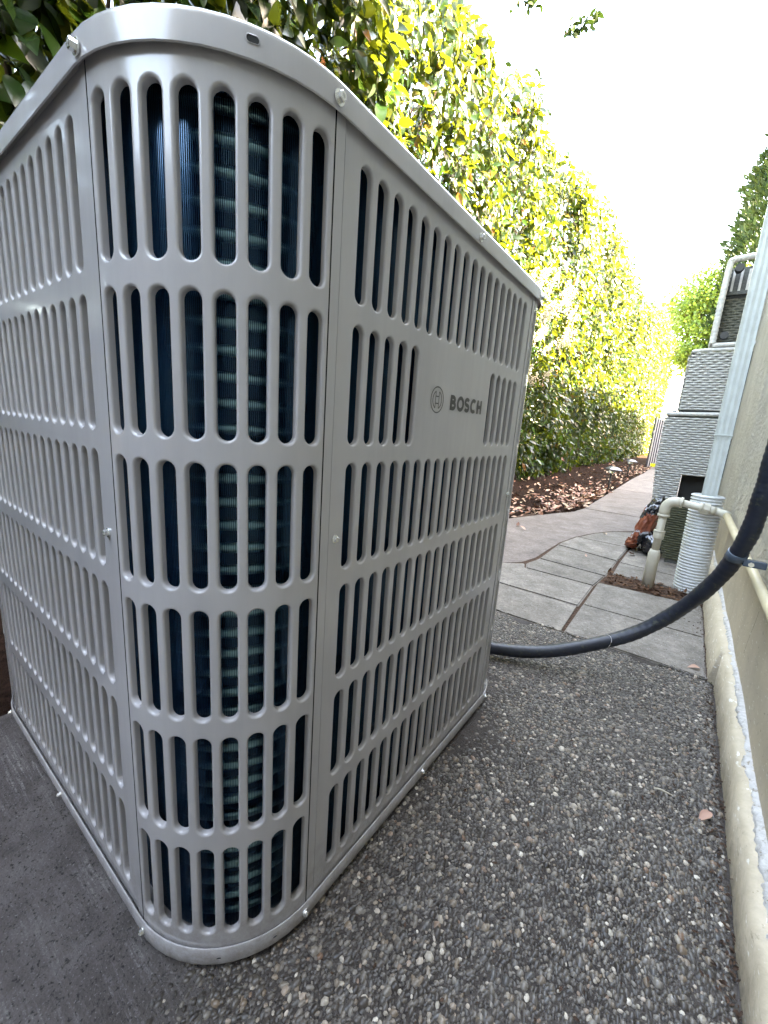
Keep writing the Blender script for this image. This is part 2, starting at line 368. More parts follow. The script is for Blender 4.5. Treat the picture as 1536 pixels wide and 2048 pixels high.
pav([(-.224, 1.612), (.050 - G, 1.606), (.065 - G, 1.772 - G), (-.222, 1.80 - G), (-.229, 1.75), (-.243, 1.675)])
pav([(-.222, 1.80 + G), (.068 - G, 1.772 + G), (.072 - G, 2.06 - G), (-.222, 2.13 - G)])
pav([(-.222, 2.13 + G), (.072 - G, 2.06 + G), (.082, 2.40), (-.185, 2.41), (-.218, 2.20)])
pav([(-.18, 2.418), (.083, 2.408), (.09, 2.90), (-.045, 2.785), (-.125, 2.61)])
pav([(.084, 1.83), (.39, 1.83), (.39, 2.02 - G), (.082, 2.05 - G)])
pav([(.082, 2.05 + G), (.39, 2.02 + G), (.39, 2.36), (.09, 2.40)])
pav([(.091, 2.408), (.39, 2.368), (.39, 2.95), (.2, 2.96), (.098, 2.915)])
# concrete path in sections
path = obj('path', mesh('path', *prism([(-.35, 2.9), (1.6, 2.9), (1.6, 13.5), (-.35, 13.5)], -.09, -.03), M['joint']), kind='structure')
PZ = Z0 - .002
front = [(-.98, 1.50), (-.60, 1.53), (-.32, 1.60), (-.262, 1.68), (-.236, 1.80), (-.232, 2.0), (-.225, 2.20), (-.19, 2.42), (-.13, 2.62), (-.05, 2.80), (.05, 2.92), (.2, 2.98), (1.6, 3.0)]
left_e = [(-.372, 3.555), (-.40, 3.30), (-.52, 2.98), (-.66, 2.55), (-.98, 2.2)]
def psl(poly): slab('path_slab', poly, PZ, M['path'], path, th=.07, bev=.004)
psl(front + [(1.6, 3.555)] + left_e)
e = [(3.567, -.372), (5.44, -.39), (7.3, -.41), (9.2, -.40), (11.4, -.44), (13.4, -.46)]
for (y0, xa), (y1, xb) in zip(e, e[1:]): psl([(xa, y0 + (.0 if y0 < 4 else .012)), (1.6, y0 + .012), (1.6, y1), (xb, y1)])

# ================================================================== THE HEAT PUMP
W = .74; R_ = .1259; EX = .0067; ZT = [.7688 - .1256 * r for r in range(6)]; ZB = [z - .1118 for z in ZT]; ZCAP = .7814; ZLIP = .0148
LARC = R_ * PI / 2; HALF = LARC / 2 + EX; SEAM = R_ + EX; PC = .0235; AS = .0299
PITCH = (W - 2 * SEAM - 2 * AS) / 17
def arcpt(s, off=0.):
    R = R_; l = LARC / 2
    if s > l: return (off, R + (s - l))
    if s < -l: return (-(R + (-s - l)), -off)
    an = -PI / 4 + s / R
    return (-R + (R + off) * math.cos(an), R + (R + off) * math.sin(an))
def corner_map(s, z, d):
    x, y = arcpt(s, -d); return (x, y, z)
def right_map(s, z, d): return (-d, s, z)
def slot_sheet(cols, pitch, s0, s1, z0, z1, rows, skip, fn, w0=.0097, fr=.0023, depth=.0060, sub=4, flange=0):
    V = []; F = []; idx = {}
    def vid(s, z, d):
        k = (round(s, 6), round(z, 6), round(d, 6))
        if k not in idx: idx[k] = len(V); V.append(fn(s, z, d))
        return idx[k]
    zl = [z1] + [(ZB[r] + ZT[r + 1]) / 2 for r in range(len(rows) - 1)] + [z0]
    cell = {}
    hw = pitch / 2
    def quad(a, b, c, d): F.append((vid(*a, 0), vid(*b, 0), vid(*c, 0), vid(*d, 0)))
    c0 = cols[0] - hw; c1 = cols[-1] + hw
    for r in range(len(rows)):
        zt, zb = rows[r]; ztop, zbot = zl[r], zl[r + 1]
        for (a, b) in ((s0, c0), (c1, s1)):
            n = sub
            for i in range(n):
                p = a + (b - a) * i / n; q = a + (b - a) * (i + 1) / n; quad((p, zbot), (q, zbot), (q, ztop), (p, ztop))
        for j, c in enumerate(cols):
            if (r, j) in skip:
                quad((c - hw, zbot), (c + hw, zbot), (c + hw, ztop), (c - hw, ztop)); continue
            ct = zt - w0; cb = zb + w0
            def samples(cz, edge, sg):
                ht = abs(edge - cz); ph = math.atan2(ht, hw)
                A = [ph * k / 3 for k in range(3)] + [ph + (PI / 2 - ph) * k / 2 for k in range(3)]
                A = A + [PI - a for a in A[-2::-1]]
                out = []
                for a in A:
                    ca, sa = math.cos(a), math.sin(a)
                    t = min(hw / abs(ca) if abs(ca) > 1e-9 else 1e9, ht / sa if sa > 1e-9 else 1e9)
                    out.append((ca, sa * sg, cz, (c + ca * t, cz + sa * sg * t)))
                return out
            pts = samples(ct, ztop, 1) + samples(cb, zbot, -1)[::-1]
            prof = [(w0 + .0005, 0)] + [(w0 - fr * math.sin(a), fr * (1 - math.cos(a))) for a in (0, PI / 8, PI / 4, 3 * PI / 8, PI / 2)] + [(w0 - fr - .0002, depth)]
            rings = [[vid(p[3][0], p[3][1], 0) for p in pts]]
            for w, d in prof: rings.append([vid(c + p[0] * w, p[2] + p[1] * w, d) for p in pts])
            n = len(pts)
            for A, B in zip(rings, rings[1:]):
                for i in range(n):
                    k = (i + 1) % n; q = [A[i], A[k], B[k], B[i]]; u = []
                    for t in q:
                        if t not in u: u.append(t)
                    if len(u) > 2: F.append(tuple(u))
    if flange:
        for s, sg in ((s0, 1), (s1, -1)):
            for za, zb2 in zip(zl, zl[1:]):
                q = (vid(s, za, 0), vid(s, zb2, 0), vid(s, zb2, flange), vid(s, za, flange)); F.append(q if sg < 0 else q[::-1])
    return V, F
rows = list(zip(ZT, ZB))
def shell_mesh(name, vf):
    me = mesh(name, vf[0], vf[1], M['paint'], True)
    bm = bmesh.new(); bm.from_mesh(me); bmesh.ops.recalc_face_normals(bm, faces=bm.faces[:])
    for e_ in bm.edges:
        if len(e_.link_faces) == 2 and e_.calc_face_angle(0) > math.radians(50): e_.smooth = False
    bm.to_mesh(me); bm.free(); return me
ccols = [(k - 3.5) * PC for k in range(8)]
me_corner = shell_mesh('corner_panel', slot_sheet(ccols, PC, -HALF, HALF, ZLIP - .004, ZCAP + .006, rows, set(), lambda s, z, d: corner_map(s, z, d - .0010), flange=.005, sub=4))
scols = [SEAM + AS + PITCH * j for j in range(18)]
me_side = shell_mesh('side_panel', slot_sheet(scols, PITCH, SEAM + .0015, W - SEAM - .0015, ZLIP - .004, ZCAP + .006, rows, set(), right_map, sub=1, flange=.006))
me_logo = shell_mesh('logo_panel', slot_sheet(scols, PITCH, SEAM + .0015, W - SEAM - .0015, ZLIP - .004, ZCAP + .006, rows, {(1, j) for j in range(5, 13)}, right_map, sub=1, flange=.006))
hp = thing('heat_pump', 'large light grey slotted metal heat pump with rounded corners standing on the pebbled slab', 'heat pump', (-W / 2, W / 2, 0))
def hpart(name, me, quarter=0, parent=None, label=None):
    o = obj(name, me, parent or hp, label=label)
    # meshes are modelled in world coordinates of the near corner; quarter turns about the unit's centre
    Rm = Matrix.Rotation(PI / 2 * quarter, 4, 'Z')
    o.matrix_local = (Rm @ Matrix.Translation((W / 2, -W / 2, 0))) if parent is None else Matrix.Identity(4)
    return o
logo_panel = hpart('grille_panel', me_logo, 0, label='grille panel with a blank badge area')
for q in (1, 2, 3): hpart('grille_panel', me_side, q)
for q in range(4): hpart('corner_grille', me_corner, q)
# logo, printed on the panel
def ribbon(pts, w, x=.0003):
    P = [Vector((p[0], p[1])) for p in pts]; v = []; f = []; closed = (P[0] - P[-1]).length < 1e-7
    n = len(P)
    for i in range(n):
        a = P[i - 1] if i else (P[-2] if closed else P[0]); b = P[i + 1] if i < n - 1 else (P[1] if closed else P[-1])
        d1 = (P[i] - a); d2 = (b - P[i]); d1 = d1.normalized() if d1.length else d2.normalized(); d2 = d2.normalized() if d2.length else d1
        t = (d1 + d2).normalized(); nn = Vector((-t.y, t.x)); s = 1 / max(.5, nn.dot(Vector((-d1.y, d1.x))))
        for sg in (1, -1):
            q = P[i] + nn * (sg * w / 2 * s); v.append((x, q.x, q.y))
    for i in range(n - 1): f.append((2 * i, 2 * i + 1, 2 * i + 3, 2 * i + 2))
    return v, f
def arc(cx, cy, rx, ry, a0, a1, n=20): return [(cx + rx * math.cos(math.radians(a0 + (a1 - a0) * i / n)), cy + ry * math.sin(math.radians(a0 + (a1 - a0) * i / n))) for i in range(n + 1)]
lp = []
cy, cz = .3155, .5890; rl = .0160
lp.append(ribbon(arc(cy, cz, rl - .0007, rl - .0007, 0, 360, 48), .0014, .0004))
for sg in (1, -1):
    x1 = .0040 * sg; ang = 50
    lp.append(ribbon([(cy + x1, cz - .0100), (cy + x1, cz + .0100)], .0013, .00030 + .00002 * sg))
    a = arc(cy, cz, .0107 , .0107, -68, 68, 14) if sg > 0 else arc(cy, cz, .0107, .0107, 112, 248, 14)
    lp.append(ribbon(a, .0013, .00044))
for zz in (.0042, -.0042): lp.append(ribbon([(cy - .0034, cz + zz), (cy + .0034, cz + zz)], .0013, .00036))
H = .0192; zb = .5793; sw = .0054
def at(x): return .350 + x
T = []
mid = zb + H * .53
# B
bw = .0148
T.append([(at(sw / 2), zb), (at(sw / 2), zb + H)])
r1 = (zb + H - sw * .45 - mid) / 2; r2 = (mid - zb - sw * .45) / 2
T.append([(at(sw * .8), zb + H - sw * .42)] + [(x, z) for x, z in arc(at(bw - .0078), mid + r1, .0052, r1, 90, -90, 14)] + [(at(sw * .8), mid)])
T.append([(at(sw * .8), mid + .0002)] + [(x, z) for x, z in arc(at(bw - .0070), zb + sw * .42 + r2, .0058, r2, 90, -90, 14)] + [(at(sw * .8), zb + sw * .42)])
# O
ox = at(.0292); T.append(arc(ox, zb + H / 2, .0080 , H / 2 - sw * .36, 0, 360, 40))
# S
sx = at(.0492); q = H / 4 - sw * .2
T.append(arc(sx, zb + H - sw * .38 - q, .0056, q, 25, 270, 18)[:-1] + arc(sx, zb + sw * .38 + q, .0060, q, 90, -155, 18))
# C
cx_ = at(.0702); T.append(arc(cx_, zb + H / 2, .0078, H / 2 - sw * .36, 48, 312, 28))
# H
hx = at(.0845); T.append([(hx, zb), (hx, zb + H)]); T.append([(hx + .0112, zb), (hx + .0112, zb + H)]); T.append([(hx, zb + H / 2), (hx + .0112, zb + H / 2)])
for i, t in enumerate(T): lp.append(ribbon(t, sw * (.92 if i else 1), .0003 + i * .00004))
hpart('logo_print', mesh('logo_print', *join(lp), M['logo']), 0, logo_panel, label='dark grey ringed emblem and the word BOSCH')

# band generator following the rounded square: profile = [(off, z)...]
def perim(n=14):
    """(quarter of the outline as function of offset) list of callables"""
    out = []
    S = [-LARC / 2 + LARC * i / n for i in range(n + 1)]
    for q in range(4):
        for s in S: out.append((q, s))
    return out
def ring_pt(q, s, off, z):
    x, y = arcpt(s, off); x += W / 2; y -= W / 2
    c, sn = [(1, 0), (0, 1), (-1, 0), (0, -1)][q]; return (c * x - sn * y - W / 2, sn * x + c * y + W / 2, z)
def band(prof, m, name, smooth=True, label=None):
    P = perim(); n = len(P); V = []; F = []
    for off, z in prof:
        for q, s in P: V.append(ring_pt(q, s, off, z))
    for i in range(len(prof) - 1):
        for k in range(n):
            a = i * n + k; b = i * n + (k + 1) % n; F.append((a, b, b + n, a + n))
    me = mesh(name, V, F, m, smooth)
    if smooth:
        bm = bmesh.new(); bm.from_mesh(me)
        for e_ in bm.edges:
            if len(e_.link_faces) == 2 and e_.calc_face_angle(0) > math.radians(40): e_.smooth = False
        bm.to_mesh(me); bm.free()
    return hpart(name, me, label=label)
top_pr = [(-.016, ZCAP + .006), (.0004, ZCAP + .0052), (.0050, ZCAP + .0050), (.0052, ZCAP + .0004), (.0058, ZCAP - .0002), (.0066, ZCAP + .0006)] + [(.0066, .7975)] + [(.0066 - .006 * (1 - math.cos(a)), .7975 + .006 * math.sin(a)) for a in (.3, .6, .9, 1.2, PI / 2)] + [(-.02, .8037), (-.055, .8037), (-.055, .798)]
top_band = band(top_pr, M['paint'], 'top_rim')
base_pr = [(.0016, .006), (.0020, ZLIP - .0008), (.0026, ZLIP), (.0036, ZLIP), (.0042, ZLIP - .0008), (.0042, -.0045), (.0036, -.0062), (.002, -.0068), (-.03, -.0068)]
base_band = band(base_pr, M['paint'], 'base_rim')
for b_ in ((-.60, .10, -.013, -.52, .18, -.0068), (-.20, .12, -.013, -.12, .20, -.0068), (-.60, .56, -.013, -.52, .64, -.0068), (-.20, .56, -.013, -.12, .64, -.0068)): hpart('base_foot', mesh('base_foot', *box(*b_), M['black']))
# small stamped holes in the rims, the shade inside them painted as dark ovals
def stamp(s_or, side, z, w, h, off, name='hole'):
    """oval laid on the surface, hole shade painted dark; side 'c' corner arc s, 'r' right face y, 'l' left face -x"""
    def P(ds, dz, o):
        s = s_or + ds
        if side == 'c': x, y = arcpt(s, o)
        elif side == 'r': x, y = (o, s)
        else: x, y = (-s, -o)
        return (x, y, z + dz)
    n = 16; r = min(w, h) / 2; V = []; F = []; 
    pts = []
    for i in range(n):
        a = 2 * PI * i / n; cx = (w / 2 - r) * (1 if math.cos(a) > 0 else -1) if w > h else 0
        pts.append((cx + r * math.cos(a), r * math.sin(a)))
    for k, (sc, o) in enumerate(((1.0, off + .0003), (.84, off + .0005), (.8, off + .0001))):
        for a, b in pts: V.append(P(a * sc, b * sc, o))
    for k in range(2):
        for i in range(n): F.append((k * n + i, k * n + (i + 1) % n, (k + 1) * n + (i + 1) % n, (k + 1) * n + i))
    F.append(tuple(range(2 * n, 3 * n)))
    me = mesh(name, V, F, [M['paint'], M['dark']], False, [0] * (2 * n) + [1])
    hpart(name, me)
stamp(.030, 'c', .7925, .0095, .0052, .0066)
for s, sd_, z in ((.0, 'c', .0035), (.055, 'c', .0045)): stamp(s, sd_, z, .005, .0035, .0042)
stamp(.160, 'r', .0075, .003, .0025, .0042); stamp(.20, 'l', .004, .003, .0025, .0042)
# hex washer screws
def screw_mesh(nm, rad):
    v = []; f = []
    for r, x, n in ((1.3, 0, 12), (1.3, .25, 12)): v += [(x * rad, r * rad * math.cos(2 * PI * i / n), r * rad * math.sin(2 * PI * i / n)) for i in range(n)]
    f += [(i, (i + 1) % 12, 12 + (i + 1) % 12, 12 + i) for i in range(12)] + [tuple(range(12, 24))]
    b = len(v)
    for r, x in ((.92, .26), (.92, 1.1), (.78, 1.25), (.45, 1.25), (.38, .95)): v += [(x * rad, r * rad * math.cos(2 * PI * i / 6), r * rad * math.sin(2 * PI * i / 6)) for i in range(6)]
    for k in range(4): f += [(b + k * 6 + i, b + k * 6 + (i + 1) % 6, b + (k + 1) * 6 + (i + 1) % 6, b + (k + 1) * 6 + i) for i in range(6)]
    f.append(tuple(range(b + 24, b + 30))); return mesh(nm, v, f, M['zinc'])
sm = screw_mesh('screw', .0040); sm2 = screw_mesh('screw_small', .0033)
def screw(x, y, z, face, me=sm):
    o = obj('screw', me, hp); rz = {'r': 0, 'l': -PI / 2}[face]
    o.location = (x + W / 2, y - W / 2, z); o.rotation_euler = (random.uniform(0, 1), 0, rz)
for y, z, m_ in ((.1425, .443, sm2), (.607, .444, sm2)): screw(.0003, y, z, 'r', m_)
screw(-.1425, -.0003, .443, 'l', sm2); screw(-.607, -.0003, .443, 'l', sm2)
for y in (.118, .374, .63): screw(.0067, y, .7885, 'r'); screw(-y, -.0067, .7885, 'l')
for y in (.117, .374, .63): screw(.0042, y, .0045, 'r', sm2); screw(-y, -.0042, .0035, 'l', sm2)
# coil: vertical fins with tubes passing through, wrapped round inside the grille
def coil():
    IN = .021; FD = .022; sp = .00155; t = .00022; rc = R_ - IN
    V = []; F = []; total = 4 * (rc * PI / 2) + 4 * (W - 2 * R_)
    n = int(total / sp); k = 0
    def at_(s):
        # point and outward normal on inset rounded square, s from 0
        seg = rc * PI / 2; st = W - 2 * R_; per = seg + st
        q = int(s // per) % 4; u = s % per
        if u < seg:
            an = -PI / 2 + u / rc; x = -R_ + rc * math.cos(an); y = R_ + rc * math.sin(an); nx, ny = math.cos(an), math.sin(an)
        else: x = -IN; y = R_ + (u - seg); nx, ny = 1., 0.
        x += W / 2; y -= W / 2; c, sn = [(1, 0), (0, 1), (-1, 0), (0, -1)][q]
        return (c * x - sn * y - W / 2, sn * x + c * y + W / 2, c * nx - sn * ny, sn * nx + c * ny)
    z0, z1 = .006, .785
    for i in range(n):
        x, y, nx, ny = at_(i * total / n); tx, ty = -ny, nx; b = len(V)
        j = random.uniform(-.00012, .00012)
        for o in (0, -FD):
            for sg in (-1, 1):
                for z in (z0, z1): V.append((x + nx * (o + j) + tx * t * sg, y + ny * (o + j) + ty * t * sg, z))
        F += [(b, b + 2, b + 3, b + 1), (b + 4, b, b + 1, b + 5), (b + 2, b + 6, b + 7, b + 3)]
    c = obj('coil_fins', mesh('coil_fins', V, F, M['fin']), hp, kind='stuff'); c.matrix_local = Matrix.Translation((W / 2, -W / 2, 0))
    # tubes
    m = 168; P = [at_(i * total / m) for i in range(m)]
    for zc in [.022 + .0208 * i for i in range(37)]:
        V = []; F = []; rr = .0048
        for (x, y, nx, ny) in P:
            for a in range(6):
                an = a * PI / 3; o = -.0068 + math.cos(an) * rr; V.append((x + nx * o, y + ny * o, zc + math.sin(an) * rr))
        for i in range(m):
            for a in range(6): F.append((i * 6 + a, i * 6 + (a + 1) % 6, ((i + 1) % m) * 6 + (a + 1) % 6, ((i + 1) % m) * 6 + a))
        tb = obj('coil_tube', mesh('coil_tube', V, F, M['coil_tube'], True), hp); tb.matrix_local = Matrix.Translation((W / 2, -W / 2, 0))
    V = []; F = []
    for (x, y, nx, ny) in P:
        for z in (z0, z1): V.append((x - nx * FD, y - ny * FD, z)); 
        for z in (z0, z1): V.append((x - nx * (FD + .01), y - ny * (FD + .01), z))
    for i in range(m):
        a = i * 4; b = ((i + 1) % m) * 4; F += [(a, b, b + 1, a + 1), (a + 2, a + 3, b + 3, b + 2), (a + 1, b + 1, b + 3, a + 3)]
    tb = obj('coil_backing', mesh('coil_backing', V, F, M['coil_back'], True), hp); tb.matrix_local = Matrix.Translation((W / 2, -W / 2, 0))
coil()
# lid and fan guard on top
def lid():
    n = 48; V = []; F = []; P = perim(11); k = len(P)
    for q, s in P: V.append(ring_pt(q, s, -.05, .801))
    c = Vector((-W / 2, W / 2, 0))
    for q, s in P:
        p = Vector(ring_pt(q, s, -.05, .801)); d = Vector((p.x - c.x, p.y - c.y, 0)).normalized() * .29; V.append((c.x + d.x, c.y + d.y, .801)); 
    for q, s in P:
        p = Vector(ring_pt(q, s, -.05, .801)); d = Vector((p.x - c.x, p.y - c.y, 0)).normalized() * .285; V.append((c.x + d.x, c.y + d.y, .75))
    for r in range(2):
        for i in range(k): F.append((r * k + i, r * k + (i + 1) % k, (r + 1) * k + (i + 1) % k, (r + 1) * k + i))
    hpart('lid', mesh('lid', V, F, M['paint'], False))
    g = []
    for rr in [.05 + .03 * i for i in range(9)]:
        g.append(tube([(c.x + rr * math.cos(a), c.y + rr * math.sin(a), .812) for a in [2 * PI * i / 48 for i in range(49)]], .0016, 6, False))
    for a in range(8):
        an = a * PI / 4; g.append(tube([(c.x + .05 * math.cos(an), c.y + .05 * math.sin(an), .811), (c.x + .3 * math.cos(an), c.y + .3 * math.sin(an), .811)], .002, 6))
    hpart('fan_guard', mesh('fan_guard', *join(g), M['fanblack'], True))
    g = []
    for b_ in range(4):
        an = b_ * PI / 2 + .3; u = Vector((math.cos(an), math.sin(an), 0)); w = Vector((-math.sin(an), math.cos(an), 0)); v = []
        for r_, ww, tl in ((.05, .04, .02), (.15, .07, .02), (.26, .09, .012)):
            for sg in (-1, 1): 
                for dz in (0, .004): v.append(tuple(c + u * r_ + w * (ww * sg) + Vector((0, 0, .76 + tl * sg + dz))))
        f = []
        for i in range(2):
            a_ = i * 4; f += [(a_, a_ + 2, a_ + 6, a_ + 4), (a_ + 1, a_ + 5, a_ + 7, a_ + 3), (a_, a_ + 4, a_ + 5, a_ + 1), (a_ + 2, a_ + 3, a_ + 7, a_ + 6)]
        g.append((v, f))
    fan = hpart('fan', mesh('fan', *join(g), M['fanblack'])); 
    mtr = hpart('fan_motor', mesh('fan_motor', *tube([(c.x, c.y, .60), (c.x, c.y, .79), (c.x, c.y, .795)], [.05, .05, .03], 20), M['fanblack']))
    hpart('base_pan', mesh('base_pan', *prism([(p[0], p[1]) for p in [ring_pt(q, s, -.004, 0) for q, s in P]], -.004, .003), M['paint']))
lid()

# ================================================================== THE HOUSE
house = thing('house', 'beige stucco house corner with cream painted foundation and white rough caulk line', 'house', (1.5, 0, 0))
def hs(name, vf, m, smooth=False, parent=None, label=None, kind=None):
    o = obj(name, mesh(name, vf[0], vf[1], m, smooth), parent or house, label=label, kind=kind)
    if parent is None: o.location = (-1.5, 0, 0)
    return o
wallo = hs('wall', box(.424, -3, .278, 6, 4.2, 2.5, .006), M['stucco'])
hs('unseen_upper_wall', box(.420, -3, 2.501, 6, 1.985, 4.35, .012), M['stucco'])  # unseen upper floor, added and sized to shade the unit and near hedge
# unseen house volume, added and set back to shade the lower hedge
hs('unseen_rear_wing', box(2.1, 4.21, -.02, 6, 19, 4.3), M['stucco']); 
hs('unseen_roof', join([prism([(.33, -3.2), (6.4, -3.2), (6.4, 2.1), (.33, 2.1)], 4.35, 4.47), prism([(1.8, 4.0), (6.4, 4.0), (6.4, 19.3), (1.8, 19.3)], 4.3, 4.45)]), M['unseen_roof'])  # unseen covers of the added upper floor and set-back volume
hs('foundation', box(.432, -3, .045, 6, 4.19, .277), M['found'])
# footing: two steps, uneven front edge
def footing():
    V = []; F = []; ys = np.concatenate([np.linspace(-1.2, 1.09, 160), np.linspace(1.092, 4.19, 90)]); prof_n = 5
    for y in ys:
        xb = .410 if y < 1.091 else .397
        zt = .050 + (.025 if y > 1.0 else .025 * max(0, (y - .4)) / .6)
        j = .0015 * math.sin(y * 40) + random.uniform(-.001, .001)
        for x, z in ((xb, -.06), (xb + j, .0), ((xb + .818) / 3 + .001 + j, zt - .006), (.419 + j, zt - .001), (.436, zt + .004)): V.append((x, y, z))
    for i in range(len(ys) - 1):
        for k in range(prof_n - 1): a = i * prof_n + k; F.append((a, a + 1, a + prof_n + 1, a + prof_n))
    hs('footing', (V, F), M['found'], True)
footing()
def caulk_line():
    from mathutils import noise as mn_; noi = mn_.noise
    V = []; F = []; n = 900; k = 10
    rs = random.Random(5); ys = np.linspace(-.6, 2.3, n); w = 0; ph = [rs.uniform(0, 6) for _ in range(5)]
    for i, y in enumerate(ys):
        zt = .050 + (.025 if y > 1.0 else .025 * max(0, (y - .4)) / .6)
        f1 = noi(Vector((y * 14, 2, 5))) * 1.8; f2 = noi(Vector((y * 70, 8, 1))) * 1.6
        ext = (.0045 + .0030 * f1 + .0022 * f2 + rs.uniform(-.001, .001)) * (1.25 - .25 * min(2, max(0, y))); up = .010 + .003 * math.sin(y * 17 + ph[3]) + rs.uniform(-.0008, .0008)
        for q in range(k):
            t = q / (k - 1); x = .4335 - ext * math.sin(PI * t) ** .7 - .010 * (1 - t); z = zt - .004 - .004 * (1 - t) + up * t + .003 * math.sin(PI * t) + .0016 * noi(Vector((x * 300, y * 120, q * 2.))); x += .0022 * noi(Vector((y * 160, q * .9, 3)))
            V.append((x, y, z))
    for i in range(n - 1):
        for q in range(k - 1): a = i * k + q; F.append((a, a + 1, a + k + 1, a + k))
    hs('caulk_line', (V, F), M['caulk'], True, label='rough white caulk line')
caulk_line()
hs('crack', ribbon([(.955, .236), (.962, .205), (.975, .18), (.984, .15), (.99, .125)], .0014, .4316), M['joint'])
# downspout (leans a little), its coupling, and its foot in a corrugated drain
ds = thing('downspout', 'tall white ribbed rectangular downspout fixed to the house corner', 'downspout', (.35, 1.87, 0))
def spout_prof(hw, hd, x0, z):
    pts = []; n = 7
    for i in range(n):
        u = -hw + 2 * hw * i / (n - 1); pts.append((u, -hd + (.0025 if i % 2 else 0)))
    pts += [(hw, hd), (-hw, hd)]
    return [(x0 + a - .35, b, z) for a, b in pts]
def spout(za, zb, hw, hd, name):
    V = []; F = []; zs = np.linspace(za, zb, 10); m = 9
    for z in zs: V += spout_prof(hw, hd, .346 - .004 * (z - .38), z)
    for i in range(9):
        for k in range(m): F.append((i * m + k, i * m + (k + 1) % m, (i + 1) * m + (k + 1) % m, (i + 1) * m + k))
    F += [tuple(range(m))[::-1], tuple(range(9 * m, 10 * m))]
    return obj(name, mesh(name, V, F, M['spout']), ds)
spout(.28, .60, .0238, .016, 'lower_section'); spout(.590, 4.3, .0255, .018, 'upper_section')
obj('strap', mesh('strap', *box(-.031, -.0205, .600, .023, .0185, .604, .001), M['spout']), ds)
dr = thing('drain_pipe', 'white corrugated drain pipe standing upright under the downspout', 'drain pipe', (.347, 1.87, -.02))
def corr():
    V = []; F = []; n = 28; z = 0; pr = []
    nr = 33; pt = .395 / nr
    for i in range(nr):
        for t, r in ((0, .0475), (.18, .0478), (.35, .0525), (.55, .0535), (.75, .0525), (.9, .0478)): pr.append((i * pt + t * pt, r))
    pr += [(.3952, .0475), (.3955, .0455), (.30, .0455)]
    for z, r in pr:
        for k in range(n): a = 2 * PI * k / n; V.append((r * math.cos(a) - .020 * (z - .2), r * math.sin(a), z))
    for i in range(len(pr) - 1):
        for k in range(n): F.append((i * n + k, i * n + (k + 1) % n, (i + 1) * n + (k + 1) % n, (i + 1) * n + k))
    return mesh('corrugated_tube', V, F, M['corr'], True)
obj('corrugated_tube', corr(), dr)
# PVC pipe out of the ground, elbow, coupling, run along the wall
pv = thing('pvc_pipe', 'beige PVC pipe elbowed over to the wall in front of the white corrugated drain', 'pipe', (.215, 1.78, 0))
def lo(P): return [(x - .215, y - 1.78, z) for x, y, z in P]
ov = lambda nm, P, r, n=16, m='pvc', sm_=True: obj(nm, mesh(nm, *tube(lo(P), r, n), M[m], sm_), pv)
ov('sleeve', [(.216, 1.78, -.05), (.216, 1.78, .118), (.216, 1.78, .128), (.216, 1.78, .134), (.216, 1.78, .142)], [.0215, .021, .0205, .018, .0165])
ov('riser', [(.216, 1.78, .13), (.219, 1.78, .31)], .0135)
ov('coupling', [(.217, 1.78, .188), (.217, 1.78, .192), (.217, 1.78, .214), (.2172, 1.78, .218)], [.0175, .0188, .0188, .0175])
ov('coupling', [(.217, 1.78, .216), (.217, 1.78, .222)], [.0195, .0195])
el = [(.219, 1.78, .285), (.219, 1.78, .30)] + [(.219 + .032 * (1 - math.cos(a)), 1.78, .310 + .032 * math.sin(a)) for a in [PI / 2 * i / 8 for i in range(9)]] + [(.268, 1.78, .3415)]
ov('elbow', el, .0182)
ov('elbow_collar', [(.219, 1.78, .278), (.219, 1.78, .288)], .0205); ov('elbow_collar', [(.262, 1.78, .342), (.271, 1.78, .3415)], .0205)
ov('cross_pipe', [(.26, 1.78, .342), (.40, 1.785, .322)], .0135)
ov('union_nut', [(.333, 1.782, .332), (.352, 1.783, .329)], .0215, 8, 'pvc', False)
ov('threaded_end', [(.352, 1.783, .329), (.372, 1.784, .326)], .0155); ov('threaded_end', [(.322, 1.782, .3335), (.333, 1.782, .332)], .017)
ov('wall_elbow', [(.370, 1.785, .326), (.385, 1.783, .324), (.397, 1.770, .322), (.403, 1.745, .3215)], .0150)
ov('wall_pipe', [(.403, 1.75, .3215), (.408, 1.3, .3105), (.414, 1.05, .301), (.4175, .6, .291), (.419, -.9, .288)], [.0112, .0105, .0095, .009, .009], 12, 'pvc_y')

# insulated line set hose
hz = catmull([(-.30, .795, .006), (-.16, .800, .007), (-.054, .822, .010), (.066, .880, .026), (.210, .968, .086), (.297, .995, .170), (.354, .962, .278), (.3785, .915, .380), (.384, .895, .470), (.3845, .885, .555), (.3845, .885, .70), (.384, .885, 1.0), (.384, .885, 1.6)], 26)
hr = [.0158 + .0005 * math.sin(i * 1.9) + (.0004 * math.sin(i * .31)) for i in range(len(hz))]
hose = obj('insulated_hose', mesh('insulated_hose', *tube(hz, hr, 20), M['hose'], True), None, 'thick black insulated hose curving from behind the heat pump up the house wall', 'hose')
ti = 26 * 3 + 20
obj('tie_string', mesh('tie_string', *tube([Vector(hz[ti]) + (hz[ti + 1] - hz[ti]).normalized() * (.003 * math.sin(a * 2)) + (hz[ti + 1] - hz[ti]).normalized().cross(Vector((0, 0, 1))).normalized() * (.0168 * math.cos(a)) + Vector((0, 0, .0168 * math.sin(a))) for a in [2 * PI * i / 20 for i in range(21)]], .0006, 5), M['caulk'], True), hose, label='thin pale string tied round the hose')
